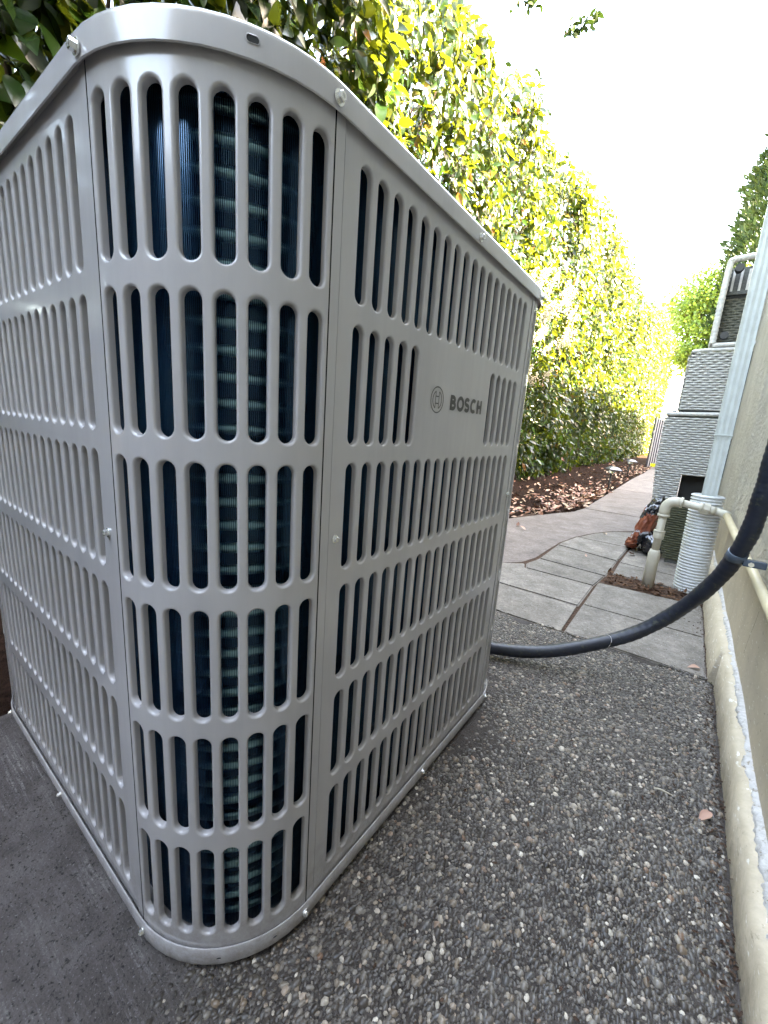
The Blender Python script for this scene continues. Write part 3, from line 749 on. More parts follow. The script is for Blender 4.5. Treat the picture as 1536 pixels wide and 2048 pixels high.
def clamp():
    t = thing('hose_clamp', 'blue grey strap clamp holding the black hose to the wall', 'clamp', (.37, .93, .345))
    i0 = min(range(len(hz)), key=lambda i: (Vector(hz[i]) - Vector((.372, .93, .345))).length)
    seg = [hz[i0] + (hz[i0 + 1] - hz[i0]).normalized() * d for d in (-.009, -.0085, .0085, .009)]
    seg = [Vector(p) - Vector((.37, .93, .345)) for p in seg]
    obj('strap', mesh('strap', *tube(seg, [.0166, .0176, .0176, .0166], 22), M['clamp'], True), t)
    obj('bracket', mesh('bracket', *box(.014, -.012, -.016, .05, .004, -.002, .002), M['clamp']), t)
    obj('bolt', mesh('bolt', *tube([(.026, -.018, -.009), (.026, -.011, -.009)], .005, 6), M['zinc']), t)
clamp()

# ================================================================== WICKER STACK
def weave(x0, x1, z0, z1, y, pitch=.0135, stake=.025, left_in=None, hole=None, amp=.0065, horizontal=True):
    """woven strands facing -y: wavy ribbons, alternating over and under the stakes"""
    V = []; F = []; nr = int((z1 - z0) / pitch)
    for r in range(nr):
        zc = z0 + (r + .5) * pitch; xa = x0 + (left_in(zc) if left_in else 0)
        spans = [(xa, x1)]
        if hole and hole[2] < zc < hole[3]: spans = [(a, b) for a, b in ((xa, hole[0]), (hole[1], x1)) if b - a > .01]
        for a, b in spans:
            n = max(3, int((b - a) / (stake / 4))); base = len(V)
            for i in range(n + 1):
                x = a + (b - a) * i / n; ph = math.cos(PI * x / stake + PI * r); d = amp * ph
                zz = zc + random.uniform(-.0004, .0004); hh = pitch * .42
                for k, (dz, dy) in enumerate(((-hh, .0045), (-hh * .5, 0), (hh * .5, 0), (hh, .0045))): V.append((x, y - d - .004 + dy, zz + dz))
            for i in range(n):
                for k in range(3): q = base + i * 4 + k; F.append((q, q + 4, q + 5, q + 1))
    return V, F
def weave_side(y0, y1, z0, z1, xf, pitch=.0165, stake=.030, amp=.006):
    V, F = weave(y0, y1, z0, z1, 0, pitch, stake, None, None, amp)
    return [(xf(z) + (y), x, z) for (x, y, z) in V], F
def chair_lower():
    t = thing('wicker_chair', 'grey woven wicker chair at the bottom of the stack by the house, dark opening underneath', 'wicker chair', (.24, 2.8, 0), 'stacked wicker furniture')
    li = lambda z: .029 + .036 * max(0, (.45 - z) / .4) ; oo = Vector((.24, 2.8, 0))
    def add(nm, vf, m, sm_=False, kind=None): 
        o = obj(nm, mesh(nm, [tuple(Vector(p) - oo) for p in vf[0]], vf[1], M[m], sm_), t, kind=kind); return o
    add('woven_front', weave(.078, .42, .05, .725, 2.80, left_in=li, hole=(.236, .43, .0, .388)), 'wicker', True, 'stuff')
    add('woven_side', weave_side(2.80, 3.35, .05, .725, lambda z: .078 + li(z)), 'wicker', True, 'stuff')
    add('arm_rim', tube(catmull([(.110, 3.3, .728), (.110, 2.85, .728), (.116, 2.802, .728), (.16, 2.797, .729), (.25, 2.797, .731), (.415, 2.797, .735)], 5), .011, 8), 'wicker', True)
    add('frame', join([prism([(.118, 2.812), (.43, 2.812), (.43, 3.35), (.118, 3.35)], .395, .72), box(.142, 2.812, .055, .232, 2.83, .395), box(.142, 3.33, .055, .232, 3.35, .72), box(.142, 2.81, .05, .16, 3.34, .40)]), 'wicker_in')
    add('opening_shade_sheet', box(.24, 2.95, .0, .43, 3.0, .39), 'black')  # black sheet standing in for the shade inside the chair's opening
    add('foot', tube([(.18, 2.83, -.012), (.18, 2.83, .05)], .018, 10), 'black')
chair_lower()
def chair_upper():
    t = thing('wicker_chair', 'grey woven wicker chair with rounded top corner resting on the bottom chair', 'wicker chair', (.27, 2.8, .745), 'stacked wicker furniture'); oo = Vector((.27, 2.8, .745))
    def add(nm, vf, m, sm_=False, kind=None): return obj(nm, mesh(nm, [tuple(Vector(p) - oo) for p in vf[0]], vf[1], M[m], sm_), t, kind=kind)
    li = lambda z: .008 + .0 * z + (.022 * max(0, (z - 1.03) / .03) ** 2)
    add('woven_front', weave(.152, .42, .752, 1.064, 2.80, left_in=li), 'wicker', True, 'stuff')
    add('woven_side', weave_side(2.80, 3.3, .752, 1.05, lambda z: .158), 'wicker', True, 'stuff')
    add('top_rim', tube(catmull([(.166, 3.2, 1.066), (.166, 2.84, 1.066), (.19, 2.80, 1.069), (.25, 2.797, 1.071), (.415, 2.797, 1.072)], 5), .010, 8), 'wicker', True)
    add('frame', box(.166, 2.812, .748, .43, 3.3, 1.06), 'wicker_in')
    add('foot', tube([(.128, 2.85, .742), (.150, 2.85, .742)], .012, 8), 'black')
    add('foot', tube([(.17, 2.86, .735), (.17, 2.86, .75)], .014, 8), 'black')
chair_upper()
def chair_top():
    t = thing('wicker_ottoman', 'grey wicker ottoman turned on its side on top of the stack, striped underside showing', 'ottoman', (.31, 2.8, 1.08), 'stacked wicker furniture'); oo = Vector((.31, 2.8, 1.08))
    def add(nm, vf, m, sm_=False, kind=None, rel=True): return obj(nm, mesh(nm, [tuple(Vector(p) - oo) for p in vf[0]], vf[1], M[m], sm_), t, kind=kind)
    # rounded frame of wrapped strands
    rim = catmull([(.245, 2.80, 1.10), (.243, 2.80, 1.30), (.246, 2.80, 1.49), (.256, 2.80, 1.508), (.28, 2.80, 1.516), (.45, 2.80, 1.528)], 10)
    rim = catmull(rim[::4], 14); bead = [.0135 + .0028 * abs(math.sin(i * .9)) for i in range(len(rim))]
    add('wrapped_rim', tube(rim, bead, 10), 'wicker', True)
    add('wrapped_rim', tube(catmull([(.245, 2.80, 1.095), (.34, 2.80, 1.096), (.46, 2.80, 1.098)], 8), .0125, 8), 'wicker', True)
    add('inside_shell', join([box(.25, 2.95, 1.09, .47, 2.96, 1.52), box(.245, 2.812, 1.10, .252, 2.95, 1.50)]), 'wicker_in')
    add('woven_inside', weave(.262, .46, 1.11, 1.37, 2.945, .014, .02, amp=.005), 'wicker_mid', True, 'stuff')
    for i in range(5): add('slat', box(.268 + i * .033, 2.925, 1.385, .279 + i * .033, 2.935, 1.50), 'wicker')
    add('cross_bar', box(.252, 2.90, 1.37, .46, 2.93, 1.388), 'wicker_in')
    for z in (1.145, 1.475): add('foot', tube([(.288, 2.80, z), (.288, 2.83, z), (.288, 2.86, z)], [.019, .020, .015], 12), 'black')
    add('woven_side', weave_side(2.80, 3.2, 1.09, 1.50, lambda z: .238, pitch=.02), 'wicker', True, 'stuff')
chair_top()
# mossy woven panel leaning low down behind the drain pipe
t = thing('woven_panel', 'low mossy green woven panel standing behind the beige pipe and the corrugated drain', 'woven panel', (.30, 2.2, 0))
V, F = weave(.215, .40, .02, .30, 2.2, .011, .022, amp=.002)
obj('woven_sheet', mesh('woven_sheet', [(x - .30 + max(0, .10 - z) * .35 * (1 if x < .3 else 0), y - 2.2, z) for x, y, z in V], F, M['moss'], True), t, kind='stuff')
obj('panel_board', mesh('panel_board', *join([box(-.075, .006, .06, .10, .016, .30), box(-.05, .006, .0, .10, .016, .06)]), M['wicker_in']), t)

# printed bag slumped against the wicker
def bag():
    t = thing('soil_bag', 'crumpled orange, black and white plastic bag leaning against the wicker chair', 'bag', (.12, 2.42, 0))
    bm = bmesh.new(); bmesh.ops.create_icosphere(bm, subdivisions=5, radius=1)
    rs = random.Random(3)
    from mathutils import noise as mn
    for v in bm.verts:
        p = v.co.copy(); sx = math.copysign(abs(p.x) ** .75, p.x); 
        x = sx * .042; y = p.y * .13; z = (math.copysign(abs(p.z) ** .7, p.z) + 1) * .150
        k = mn.noise(Vector((p.x * 2.2, p.y * 2.2, p.z * 3.2))); k2 = mn.noise(Vector((p.x * 6, p.y * 6, p.z * 11 + 4))); k3 = abs(mn.noise(Vector((p.x * 9 + 3, p.y * 9, p.z * 5))))
        x += .012 * k + .007 * k2 - .007 * k3; y += .02 * k2; z += .008 * k
        x += .075 * (z / .3) + (-.018 if z < .05 else 0); x *= 1 - .1 * (z / .3)
        v.co = Vector((x - .012, y, max(-.011, z - .012)))
    bm.normal_update()
    for f in bm.faces:
        c = f.calc_center_median(); u = c.z + .35 * c.y + .015 * math.sin(c.y * 70)
        f.smooth = True
        if u > .215: f.material_index = 1
        elif u > .205: f.material_index = 2
        elif u > .150: f.material_index = 0 if c.y > -.03 else 1
        elif u > .055: f.material_index = 0
        elif u > .045: f.material_index = 2
        else: f.material_index = 0 if c.x < .0 else 1
    me = bpy.data.meshes.new('bag_body'); bm.to_mesh(me); bm.free()
    for m in ('orange', 'bagblack', 'bagwhite'): me.materials.append(M[m])
    obj('bag_body', me, t)
    t2 = thing('soil_bag', 'dark plastic bag with a grey white band lying flat behind the beige pipe', 'bag', (.19, 2.38, 0))
    bm = bmesh.new(); bmesh.ops.create_icosphere(bm, subdivisions=4, radius=1)
    for v in bm.verts:
        p = v.co; k = mn.noise(p * 3.0); v.co = Vector((p.x * .055 + .008 * k, p.y * .13, (math.copysign(abs(p.z) ** .7, p.z) + 1) * .062 + .01 * mn.noise(p * 6)))
        v.co.z = max(-.012, v.co.z - .012)
    for f in bm.faces:
        f.smooth = True; z = f.calc_center_median().z + .02 * math.sin(f.calc_center_median().x * 60); f.material_index = 1 if .062 < z < .098 and int(z * 160) % 2 else 0
    me = bpy.data.meshes.new('bag_body'); bm.to_mesh(me); bm.free(); me.materials.append(M['bagblack']); me.materials.append(M['bagwhite']); obj('bag_body', me, t2)
bag()

# ================================================================== GARDEN THINGS
def path_light(x, y, label):
    t = thing('path_light', label, 'garden light', (x, y, -.02), 'solar lights along the path')
    obj('stake', mesh('stake', *tube([(0, 0, -.03), (.006, 0, .21)], [.008, .011], 8), M['lampb'], True), t)
    obj('lamp_glass', mesh('lamp_glass', *tube([(.006, 0, .21), (.006, 0, .216), (.007, 0, .25)], [.022, .034, .040], 12), M['glass'], True), t)
    c = []
    for z, s in ((.248, .066), (.258, .068), (.262, .064), (.284, .034), (.286, .030)): c += [(.007 + s * a, s * b, z) for a, b in ((-1, -1), (1, -1), (1, 1), (-1, 1))]
    f = [(i * 4 + k, i * 4 + (k + 1) % 4, i * 4 + 4 + (k + 1) % 4, i * 4 + 4 + k) for i in range(4) for k in range(4)] + [(3, 2, 1, 0), (16, 17, 18, 19)]
    cap = obj('lamp_cap', mesh('lamp_cap', c, f, M['lampm']), t); cap.rotation_euler = (.03, .05, .5)
path_light(-.425, 5.1, 'nearer black path light with a square metal cap at the edge of the path')
path_light(-.53, 7.8, 'farther black path light with a square metal cap, just before the gate')
gt = thing('metal_gate', 'narrow gate of pinkish grey vertical bars closing the end of the path', 'gate', (0, 11.5, 0))
for i in range(16):
    x = -.525 + i * .043; obj('bar', mesh('bar', *box(x, -.008, .0, x + .019, .008, 1.13), M['gate']), gt)
obj('back_panel', mesh('back_panel', *box(-.53, .04, .0, .16, .05, 1.10), M['gateb']), gt)
obj('rail', mesh('rail', *box(-.53, .0085, 1.03, .16, .035, 1.07), M['gateb']), gt); obj('rail', mesh('rail', *box(-.53, .0085, .10, .16, .035, .14), M['gateb']), gt)
obj('gate_post', mesh('gate_post', *box(-.565, -.02, -.03, -.535, .05, 1.15), M['gateb']), gt)
obj('latch', mesh('latch', *box(-.54, -.03, .78, -.52, -.009, .84, .003), M['gate']), gt)
tg = obj('yellow_tag', mesh('yellow_tag', *box(-.05, -.006, -.0, .05, .006, .075, .004), M['yellow']), None, 'small bright yellow tag at the foot of the gate', 'tag', loc=(-.42, 11.46, .01))
obj('edging_strip', mesh('edging_strip', *box(-.12, -.014, 0, .12, .014, .012, .002), M['lampb']), None, 'short dark metal strip lying on the dead leaves beside the heat pump', 'edging', loc=(-.72, 2.86, -.014), rot=(0, .03, .35))

fn = thing('unseen_shade_fence', 'added low brown board fence, unseen behind the camera, shading the heat pump', 'fence', (-.6, -1.75, 0))  # added out of view to darken the unit's lower part and the ground
for i in range(18): obj('board', mesh('board', *box(-1.3 + i * .14, -.012, -.03, -1.165 + i * .14, .012, 1.55 + random.uniform(-.01, .01), .003), M['bark']), fn)
obj('rail', mesh('rail', *box(-1.3, -.05, .3, 1.02, -.0125, .4), M['bark']), fn); obj('rail', mesh('rail', *box(-1.3, -.05, .95, 1.02, -.0125, 1.05), M['bark']), fn)
# ---- leaves
def leaf_shape(L=1., W_=.42, nseg=4, fold=.18, droop=.25):
    ws = [0, .72, 1, .8, .38, 0][:0] or [.0] ; V = []; F = []
    prof = {3: [.0, .9, .75, 0], 4: [0, .78, 1, .62, 0], 6: [0, .6, .92, 1, .82, .45, 0]}[nseg]
    for i in range(nseg + 1):
        t = i / nseg; w = prof[i] * W_ / 2; z = -droop * t * t; 
        if w == 0: V.append((0, t * L, z))
        else: V += [(-w, t * L, z + fold * w), (0, t * L, z), (w, t * L, z + fold * w)]
    # indices
    ids = []; k = 0
    for i in range(nseg + 1):
        if prof[i] == 0: ids.append((k,)); k += 1
        else: ids.append((k, k + 1, k + 2)); k += 3
    for a, b in zip(ids, ids[1:]):
        if len(a) == 1: F += [(a[0], b[1], b[0]), (a[0], b[2], b[1])]
        elif len(b) == 1: F += [(a[0], a[1], b[0]), (a[1], a[2], b[0])]
        else: F += [(a[0], a[1], b[1]), (a[0], b[1], b[0]), (a[1], a[2], b[2]), (a[1], b[2], b[1])]
    return np.array(V), np.array(F)
def scatter(P, D, Nn, S, shape, name, m, smooth=False):
    """P positions, D tip directions, Nn normals, S sizes -> one mesh of leaves"""
    lv, lf = shape; D = D / np.linalg.norm(D, axis=1, keepdims=True)
    X = np.cross(D, Nn); X /= np.linalg.norm(X, axis=1, keepdims=True) + 1e-9; Z = np.cross(X, D)
    V = P[:, None] + S[:, None, None] * (X[:, None] * lv[None, :, 0:1] + D[:, None] * lv[None, :, 1:2] + Z[:, None] * lv[None, :, 2:3])
    F = (lf[None] + (np.arange(len(P)) * len(lv))[:, None, None]).reshape(-1, 3)
    return npmesh(name, V.reshape(-1, 3), F, m, smooth)
def wob(y, z): return .14 * np.sin(y * 2.1 + 1.3 * np.sin(z * 2.)) * np.sin(z * 2.7 + y) + .07 * np.sin(y * 6.3 + z * 4.1)
def htop(y): return np.interp(y, [-4, 1, 2.3, 3.4, 4.7, 6.6, 8.4, 13.6, 22, 30], [3.1, 3.05, 2.98, 3.22, 3.45, 3.70, 3.75, 4.15, 5.2, 5.6]) + np.interp(y, [1, 3, 12], [.0, .28, .35]) + .10 * np.sin(y * 5.1) + .07 * np.sin(y * 12.7)
def hedge_points(n, y0, y1, deep=.55):
    y = RNG.uniform(y0, y1, n); z = .04 + RNG.uniform(0, 1, n) ** .95 * (htop(y) - .04)
    d = RNG.exponential(.16, n); d = np.minimum(d, deep)
    nc = n // 14; ci = RNG.integers(0, nc, n); cl = RNG.uniform(0, 1, n) < .7          # sprays of leaves
    sg = .075 if y1 < 10 else .10
    y = np.where(cl, y[ci] + RNG.normal(0, sg, n), y); z = np.where(cl, np.maximum(.03, z[ci] + RNG.normal(0, sg, n)), z); d = np.where(cl, np.maximum(-.08, d[ci] * .8 - .04 + RNG.normal(0, .035, n)), d)
    base = -1.47 + .08 * (z < .6) - .10 * np.exp(-z * 6)
    x = base + wob(y, z) - d - .9 * np.maximum(0, z - htop(y) + .30) ** 1.5
    return np.stack([x, y, z], 1)
def leaf_dirs(n, out=(1., -.15, 0)):
    D = RNG.normal(0, .55, (n, 3)) + np.array(out) * .55 + np.array([0, 0, -.85]); Nn = RNG.normal(0, .75, (n, 3)) + np.array([.75, -.1, .75]); return D, Nn
hedge = thing('hedge', 'tall glossy leaved evergreen hedge running the whole length of the path', 'hedge', (-1.6, 8, 0))
def hl(o): o.location = (1.6, -8, 0); return o
C0 = np.array([.2629, -.1416, .5558])
# near leaves, the 300 that show largest get objects of their own
nP = hedge_points(52000, -3.2, 6.2); nD, nN = leaf_dirs(len(nP)); nS = RNG.uniform(.062, .115, len(nP)) * np.interp(nP[:, 1], [1, 2.2], [1.35, 1])
def projpx(P):
    d = (P - C0) @ np.array(RR).T; return 768 + 820.129 * d[:, 0] / d[:, 2], 1024 + 820.129 * d[:, 1] / d[:, 2], d[:, 2]
u, v, w = projpx(nP)
vis = (w > 0) & (u > -20) & (u < 1200) & (v > -20) & (v < 1000) & ~((u > 100) & (v > 190) & (u < 660)) & ~((u < 1080) & (v > 600)) & ~((v > 300 - u * 1.0) & (u < 300) & (v > 120 + (300 - u) * .55)) & ~((u > 250) & (u < 1080) & (v > 20 + np.maximum(0, u - 400) * .86))
front_d = -(nP[:, 0] + 1.47 - wob(nP[:, 1], nP[:, 2]))
score = np.where(vis & (front_d < .16), nS / np.maximum(w, .1), 0); order = np.argsort(-score)[:300]
sel = np.zeros(len(nP), bool); sel[order] = True; sel &= score > 0
lv6 = leaf_shape(1, .42, 6, .25, .22)
variants = [npmesh('leaf', (lambda s: s[0])(leaf_shape(1, w_, 6, f_, d_)), lv6[1], M['leaf'], True) for w_, f_, d_ in ((.40, .3, .18), (.46, .15, .3), (.36, .4, .1), (.5, .1, .22), (.42, .25, .35))]
for i in np.where(sel)[0]:
    D = Vector(nD[i]).normalized(); X = D.cross(Vector(nN[i])).normalized(); Z = X.cross(D)
    o = obj('leaf', variants[i % 5], hedge); s = float(nS[i]) * 1.05
    M4 = Matrix((X, D, Z)).transposed().to_4x4(); o.matrix_local = Matrix.Translation(Vector(nP[i]) - Vector((-1.6, 8, 0))) @ M4 @ Matrix.Scale(s, 4)
rest = ~sel
hl(obj('foliage', scatter(nP[rest], nD[rest], nN[rest], nS[rest], leaf_shape(1, .42, 4, .25, .22), 'foliage', M['leaf'], True), hedge, kind='stuff'))
iP = np.stack([-1.85 - RNG.uniform(0, .3, 16000), RNG.uniform(-1.2, 26, 16000), np.zeros(16000)], 1); iP[:, 2] = .02 + RNG.uniform(0, 1, 16000) * np.minimum(2.4, htop(iP[:, 1]) - .4); iD, iN = leaf_dirs(16000)
hl(obj('inner_foliage', scatter(iP, iD, iN, RNG.uniform(.11, .17, 16000), leaf_shape(1, .5, 3, .2, .2), 'inner_foliage', M['leaf'], True), hedge, kind='stuff'))
fP = hedge_points(80000, 6.0, 27.0, .5); fD, fN = leaf_dirs(len(fP))
hl(obj('foliage', scatter(fP, fD, fN, RNG.uniform(.07, .125, len(fP)), leaf_shape(1, .45, 3, .25, .2), 'foliage', M['leaf'], True), hedge, kind='stuff'))
# stems inside the hedge
st = []
for i in range(150):
    y = random.uniform(-1, 20) if i > 60 else random.uniform(-1, 6); x = -1.95 + random.uniform(-.12, .15); h = float(htop(y)) - random.uniform(.2, .5)
    st.append(tube([(x, y, -.05), (x + random.uniform(-.1, .15), y + random.uniform(-.1, .1), h * .5), (x + random.uniform(-.1, .3), y + random.uniform(-.2, .2), h)], [.018, .013, .005], 6))
    for k in range(5):
        z = random.uniform(.3, h); st.append(tube([(x, y, z - .15), (x + random.uniform(.1, .4), y + random.uniform(-.2, .2), z)], [.007, .003], 5))
hl(obj('stems', mesh('stems', *join(st), M['bark'], True), hedge, kind='stuff'))
# tan dried flower panicles on a near part of the hedge
blob = []
bmb = bmesh.new(); bmesh.ops.create_icosphere(bmb, subdivisions=1, radius=1); bv = np.array([tuple(q.co) for q in bmb.verts]); bmb.verts.index_update(); bf = np.array([[q.index for q in f.verts] for f in bmb.faces]); bmb.free()
for k in range(26):
    y = random.uniform(4.1, 5.3); z = random.uniform(.95, 2.15); c = np.array([-1.27 + float(wob(y, z)), y, z]); n = 80
    ax = np.array([.4, -.1, .5]); ax /= np.linalg.norm(ax); tt = RNG.uniform(0, 1, n); P = c + ax * (tt[:, None] * .15) + RNG.normal(0, .028, (n, 3)) * (1.1 - .8 * tt)[:, None]
    V = P[:, None] + bv[None] * RNG.uniform(.004, .009, (n, 1, 1)); F = (bf[None] + (np.arange(n) * len(bv))[:, None, None]).reshape(-1, 3)
    hl(obj('flower_cluster', npmesh('flower_cluster', V.reshape(-1, 3), F, M['cream'], True), hedge, kind='stuff'))

# overhanging tree: mostly outside the picture, thin twigs reach into it
def twig_tree():
    t = thing('overhanging_tree', 'tree behind the hedge whose thin twigs with small leaves hang into the bright sky', 'tree', (-3.0, 3.2, 0)); oo = Vector((-3.0, 3.2, 0))
    obj('trunk', mesh('trunk', *tube([(0, 0, -.05), (.05, .02, 1.6), (.0, .1, 3.0), (.1, .1, 4.6)], [.09, .08, .065, .04], 10), M['bark'], True), t)
    tips = [((-.83, 2.86, 2.94), (-.69, 2.99, 3.08), 62, None), ((-1.10, 2.72, 3.12), (-.98, 2.84, 3.18), 40, None), ((-1.14, 2.62, 3.0), (-1.08, 2.70, 3.12), 3, None)]
    LP = []; LD = []
    stem = catmull([(-1.62, 2.75, 2.2), (-1.30, 2.70, 2.42), (-1.12, 2.70, 2.62), (-.99, 2.75, 2.76), (-.83, 2.86, 2.94)], 8)
    vs_, fs_ = tube(stem, [.0035 * (1 - i / len(stem)) + .0009 for i in range(len(stem))], 6)
    obj('twig', mesh('twig', [tuple(Vector(q) - oo) for q in vs_], fs_, M['bark'], True), t)
    for q, b, n in (((-1.12, 2.70, 2.62), (-1.05, 2.78, 2.64), 8), ((-.99, 2.75, 2.76), (-.93, 2.88, 2.80), 4), ((-1.2, 2.70, 2.5), (-1.08, 2.74, 2.50), 7), ((-1.05, 2.72, 2.68), (-1.06, 2.74, 2.80), 3)):
        tips.append((q, b, n, q))
    for k, (a, b, n, root) in enumerate(tips):
        a_ = Vector(a); b_ = Vector(b)
        if root: P = [a_.lerp(b_, i / 5) for i in range(6)]
        else: P = catmull([(-2.9, 3.3, 4.0 + .1 * k), (-1.7, 3.0, 4.1), tuple(a_.lerp(b_, .5) + Vector((-.15, 0, .45))), tuple(b_ if k else a_.lerp(b_, .5) + Vector((0, .02, .06))), tuple(a_)], 6) if k else [a_.lerp(b_, i / 5) for i in range(6)]
        R = [.0012] * len(P)
        vs_, fs_ = tube(P, R, 6); obj('twig', mesh('twig', [tuple(Vector(q) - oo) for q in vs_], fs_, M['bark'], True), t)
        for i in range(n):
            s = random.random(); p = a_.lerp(b_, .1 + .9 * s) + Vector([random.gauss(0, .019) for _ in range(3)]); LP.append(tuple(p)); LD.append(tuple((b_ - a_).normalized() * .7 + Vector([random.gauss(0, .6) for _ in range(3)]) + Vector((0, 0, -.3))))
    # crown out of frame
    cP = RNG.normal(0, 1, (2600, 3)); cP /= np.linalg.norm(cP, axis=1, keepdims=True); cP = cP * RNG.uniform(.5, 1, (2600, 1)) ** .5 * np.array([1.0, 1.3, 1.1]) + np.array([-3.1, 3.3, 5.3])
    P = np.concatenate([np.array(LP), cP]); D = np.concatenate([np.array(LD), RNG.normal(0, 1, (2600, 3)) + np.array([0, 0, -.5])]); Nn = RNG.normal(0, .6, (len(P), 3)) + np.array([0, 0, 1.])
    S = np.concatenate([RNG.uniform(.034, .055, len(LP)), RNG.uniform(.05, .09, 2600)])
    k = len(LP); off = np.array([-3.0, 3.2, 0])
    obj('leaves', scatter(P[:k] - off, D[:k], Nn[:k], S[:k], leaf_shape(1, .5, 4, .2, .2), 'leaves', M['cyp'], True), t, kind='stuff')
    obj('crown', scatter(P[k:] - off, D[k:], Nn[k:], S[k:], leaf_shape(1, .5, 3, .2, .2), 'crown', M['tree_leaf'], True), t, kind='stuff')
twig_tree()
def maple():
    c = np.array([-.3, 27, 6.3]); t = thing('broadleaf_tree', 'bright green leafy tree beyond the gate, behind the wicker stack', 'tree', (-.268, 31, -.08)); t.scale = (1.147,) * 3
    obj('trunk', mesh('trunk', *tube([(0, 0, -.1), (.1, 0, 2.5), (0, .1, 5), (.1, 0, 7.5)], [.2, .16, .11, .04], 10), M['bark'], True), t)
    P = []; 
    br = []
    for k in range(95):
        a = RNG.normal(0, 1, 3); a /= np.linalg.norm(a); a[2] = a[2] * .9 + .1; cc = a * np.array([1.9, 1.9, 3.4]) * RNG.uniform(.55, 1) + np.array([0.1, 0, 6.2])
        br.append(tube([(0.05, 0, float(min(7, max(2.5, cc[2] - 1)))), tuple(cc)], [.04, .012], 5))
        P.append(cc + RNG.normal(0, 1, (230, 3)) * np.array([.42, .42, .22]))
    P = np.concatenate(P); D = RNG.normal(0, 1, (len(P), 3)) + np.array([0, -.3, -.4]); Nn = RNG.normal(0, .6, (len(P), 3)) + np.array([0, 0, 1.])
    obj('limbs', mesh('limbs', *join(br), M['bark'], True), t)
    obj('crown', scatter(P, D, Nn, RNG.uniform(.10, .17, len(P)), leaf_shape(1, .8, 3, .2, .2), 'crown', M['tree_leaf'], False), t, kind='stuff')
maple()
def cypress():
    t = thing('cypress_tree', 'dense dark green conical evergreen rising at the right edge behind the downspout', 'tree', (3.01, 30, -.28)); t.scale = (1.4965,) * 3
    obj('trunk', mesh('trunk', *tube([(0, 0, -.1), (0, 0, 6), (0, 0, 13)], [.2, .14, .03], 8), M['bark'], True), t)
    n = 32000; z = RNG.uniform(.3, 13.5, n); a = RNG.uniform(0, 2 * PI, n); r = np.interp(z, [0, 3, 7, 8.5, 10.4, 12.5, 13.6], [2.0, 2.15, 2.05, 1.98, 1.65, .9, .1])
    lump = .16 * np.sin(a * 7 + z * 3.1) + .14 * np.sin(a * 11 - z * 5.3) + .08 * np.sin(z * 13 + a * 3); rr = r * (1 + .7 * lump * .6) * RNG.uniform(.82, 1, n)
    P = np.stack([rr * np.cos(a), rr * np.sin(a), z + .25 * lump], 1); D = np.stack([np.cos(a), np.sin(a), np.full(n, .9)], 1) + RNG.normal(0, .35, (n, 3)); Nn = np.stack([np.cos(a), np.sin(a), np.full(n, .3)], 1) + RNG.normal(0, .4, (n, 3))
    obj('crown', scatter(P, D, Nn, RNG.uniform(.16, .34, n), leaf_shape(1, .30, 3, .2, .1), 'crown', M['cyp'], False), t, kind='stuff')
cypress()

# ---- fallen leaves
def litter():
    n = 1500; y = np.concatenate([RNG.uniform(1.7, 5, 1000), RNG.uniform(5, 12, 500)]); le = np.interp(y, [1.7, 2.2, 2.55, 2.98, 3.3, 3.6, 12], [-.98, -.9, -.66, -.53, -.41, -.38, -.42])
    off = RNG.exponential(.28, n); x = np.maximum(le - .01 - off, -1.8); z = np.full(n, .0) - .012 + RNG.uniform(0, .012, n) + np.maximum(0, -.9 - x) * .05
    P = np.stack([x, y, z], 1); D = RNG.normal(0, 1, (n, 3)) * np.array([1, 1, .25]); Nn = RNG.normal(0, .35, (n, 3)) + np.array([0, 0, 1.])
    obj('leaf_litter', scatter(P, D, Nn, RNG.uniform(.03, .065, n), leaf_shape(1, .5, 3, .5, -.25), 'leaf_litter', M['litter'], True), kind='stuff', label='dry pink and tan leaves scattered on the soil under the hedge', cat='fallen leaves')
    # debris in the dirt strip round the pipes
    n = 420; x = RNG.uniform(.06, .395, n); y = RNG.uniform(1.68, 1.84, n); m = (np.hypot(x - .216, y - 1.78) > .024) & (np.hypot(x - .35, y - 1.87) > .055); x, y = x[m], y[m]; n = len(x)
    P = np.stack([x, y, RNG.uniform(-.02, -.006, n)], 1); D = RNG.normal(0, 1, (n, 3)) * np.array([1, 1, .2]); Nn = RNG.normal(0, .4, (n, 3)) + np.array([0, 0, 1.])
    obj('debris', scatter(P, D, Nn, RNG.uniform(.008, .03, n), leaf_shape(1, .4, 3, .4, -.2), 'debris', M['debris'], True), kind='stuff', label='brown leaf scraps in the dirt strip round the pipes', cat='debris')
litter()
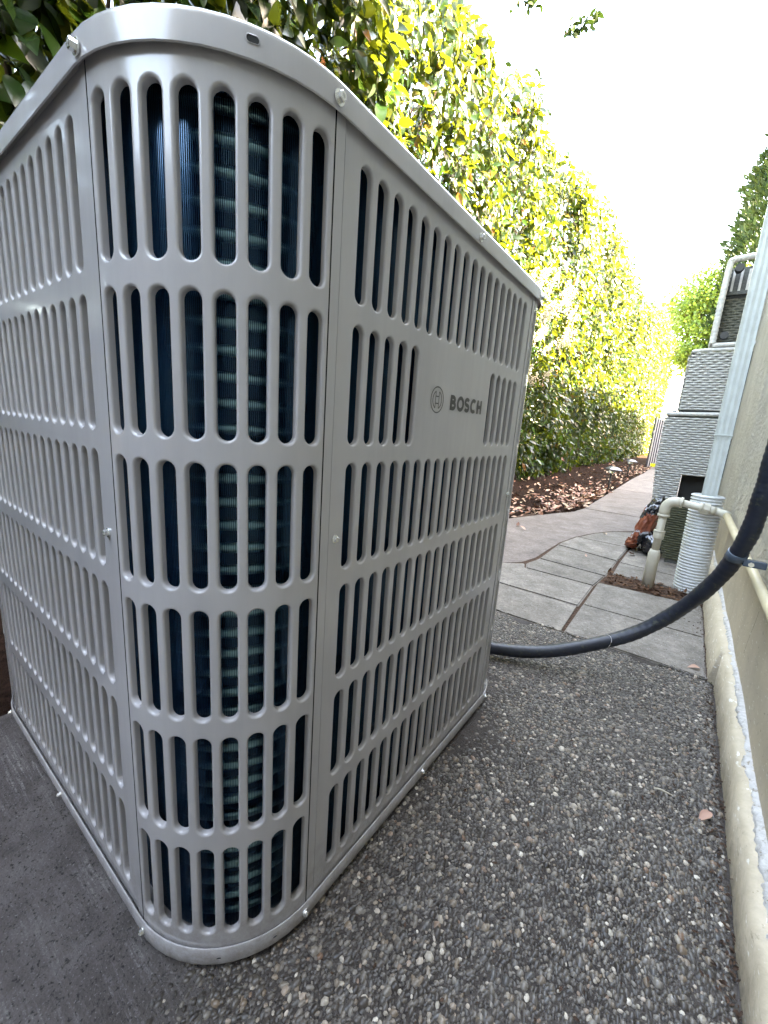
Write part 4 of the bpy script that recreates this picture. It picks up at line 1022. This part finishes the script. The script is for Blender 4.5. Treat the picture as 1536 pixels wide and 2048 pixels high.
def grit():
    n = 900; y = RNG.uniform(.1, 1.9, n); x = .398 + .010 * (y < 1.09) - RNG.exponential(.012, n)
    n2 = 260; y2 = RNG.uniform(.0, 1.0, n2); x2 = RNG.uniform(.0, .38, n2)
    x = np.concatenate([x, x2]); y = np.concatenate([y, y2]); n += n2
    P = np.stack([x, y, np.full(n, Z0 + .001)], 1); D = RNG.normal(0, 1, (n, 3)) * np.array([1, 1, .2]); Nn = RNG.normal(0, .4, (n, 3)) + np.array([0, 0, 1.])
    obj('grit', scatter(P, D, Nn, RNG.uniform(.002, .008, n), leaf_shape(1, .5, 3, .4, -.2), 'grit', M['joint'], False), kind='stuff', label='fine dark leaf crumbs gathered against the foot of the wall', cat='debris')
grit()
lm = [npmesh('dry_leaf', leaf_shape(1, w_, 6, f_, d_)[0], lv6[1], M['litter'], True) for w_, f_, d_ in ((.62, .5, -.3), (.5, .7, .2), (.45, .3, -.4))]
for i, (x, y, s, r, lab) in enumerate([(-.022, .829, .034, 1.2, 'pale orange dry leaf lying under the black hose by the heat pump'), (.391, .618, .027, 2.5, 'curled rust coloured leaf on the pebbles close to the wall'),
        (-.054, 1.998, .022, .4, 'small yellowish leaf on the middle of the paver'), (.078, 2.07, .026, 3.1, 'pale green leaf on the paver joint near the bag'), (.382, 1.139, .030, 2.0, 'dark brown leaf scrap in the paver corner against the wall'),
        (-.52, 2.36, .05, .2, 'tan leaf alone on the path by the dead leaves'), (-.45, 2.30, .04, 1.4, 'small pale leaf on the path nearest the heat pump corner'), (-.06, 2.62, .035, .8, 'orange leaf on the crack between path and pavers'), (.12, 2.26, .05, 2.8, 'large tan curled leaf under the orange bag')]):
    obj('fallen_leaf', lm[i % 3], None, lab, 'leaf', 'single fallen leaves on the paving', loc=(x, y, Z0 + .006), rot=(random.uniform(-.2, .2), random.uniform(-.2, .2), r)).scale = (s, s, s)
obj('twig', mesh('twig', *tube([(0, 0, 0), (.008, .003, .001), (.026, .004, .0)], [.0013, .0016, .001], 6), M['cream'], True), None, 'short pale twig lying on the pebbles in front of the wall', 'twig', loc=(.314, .613, -.0075))
scn.render.engine = 'CYCLES'
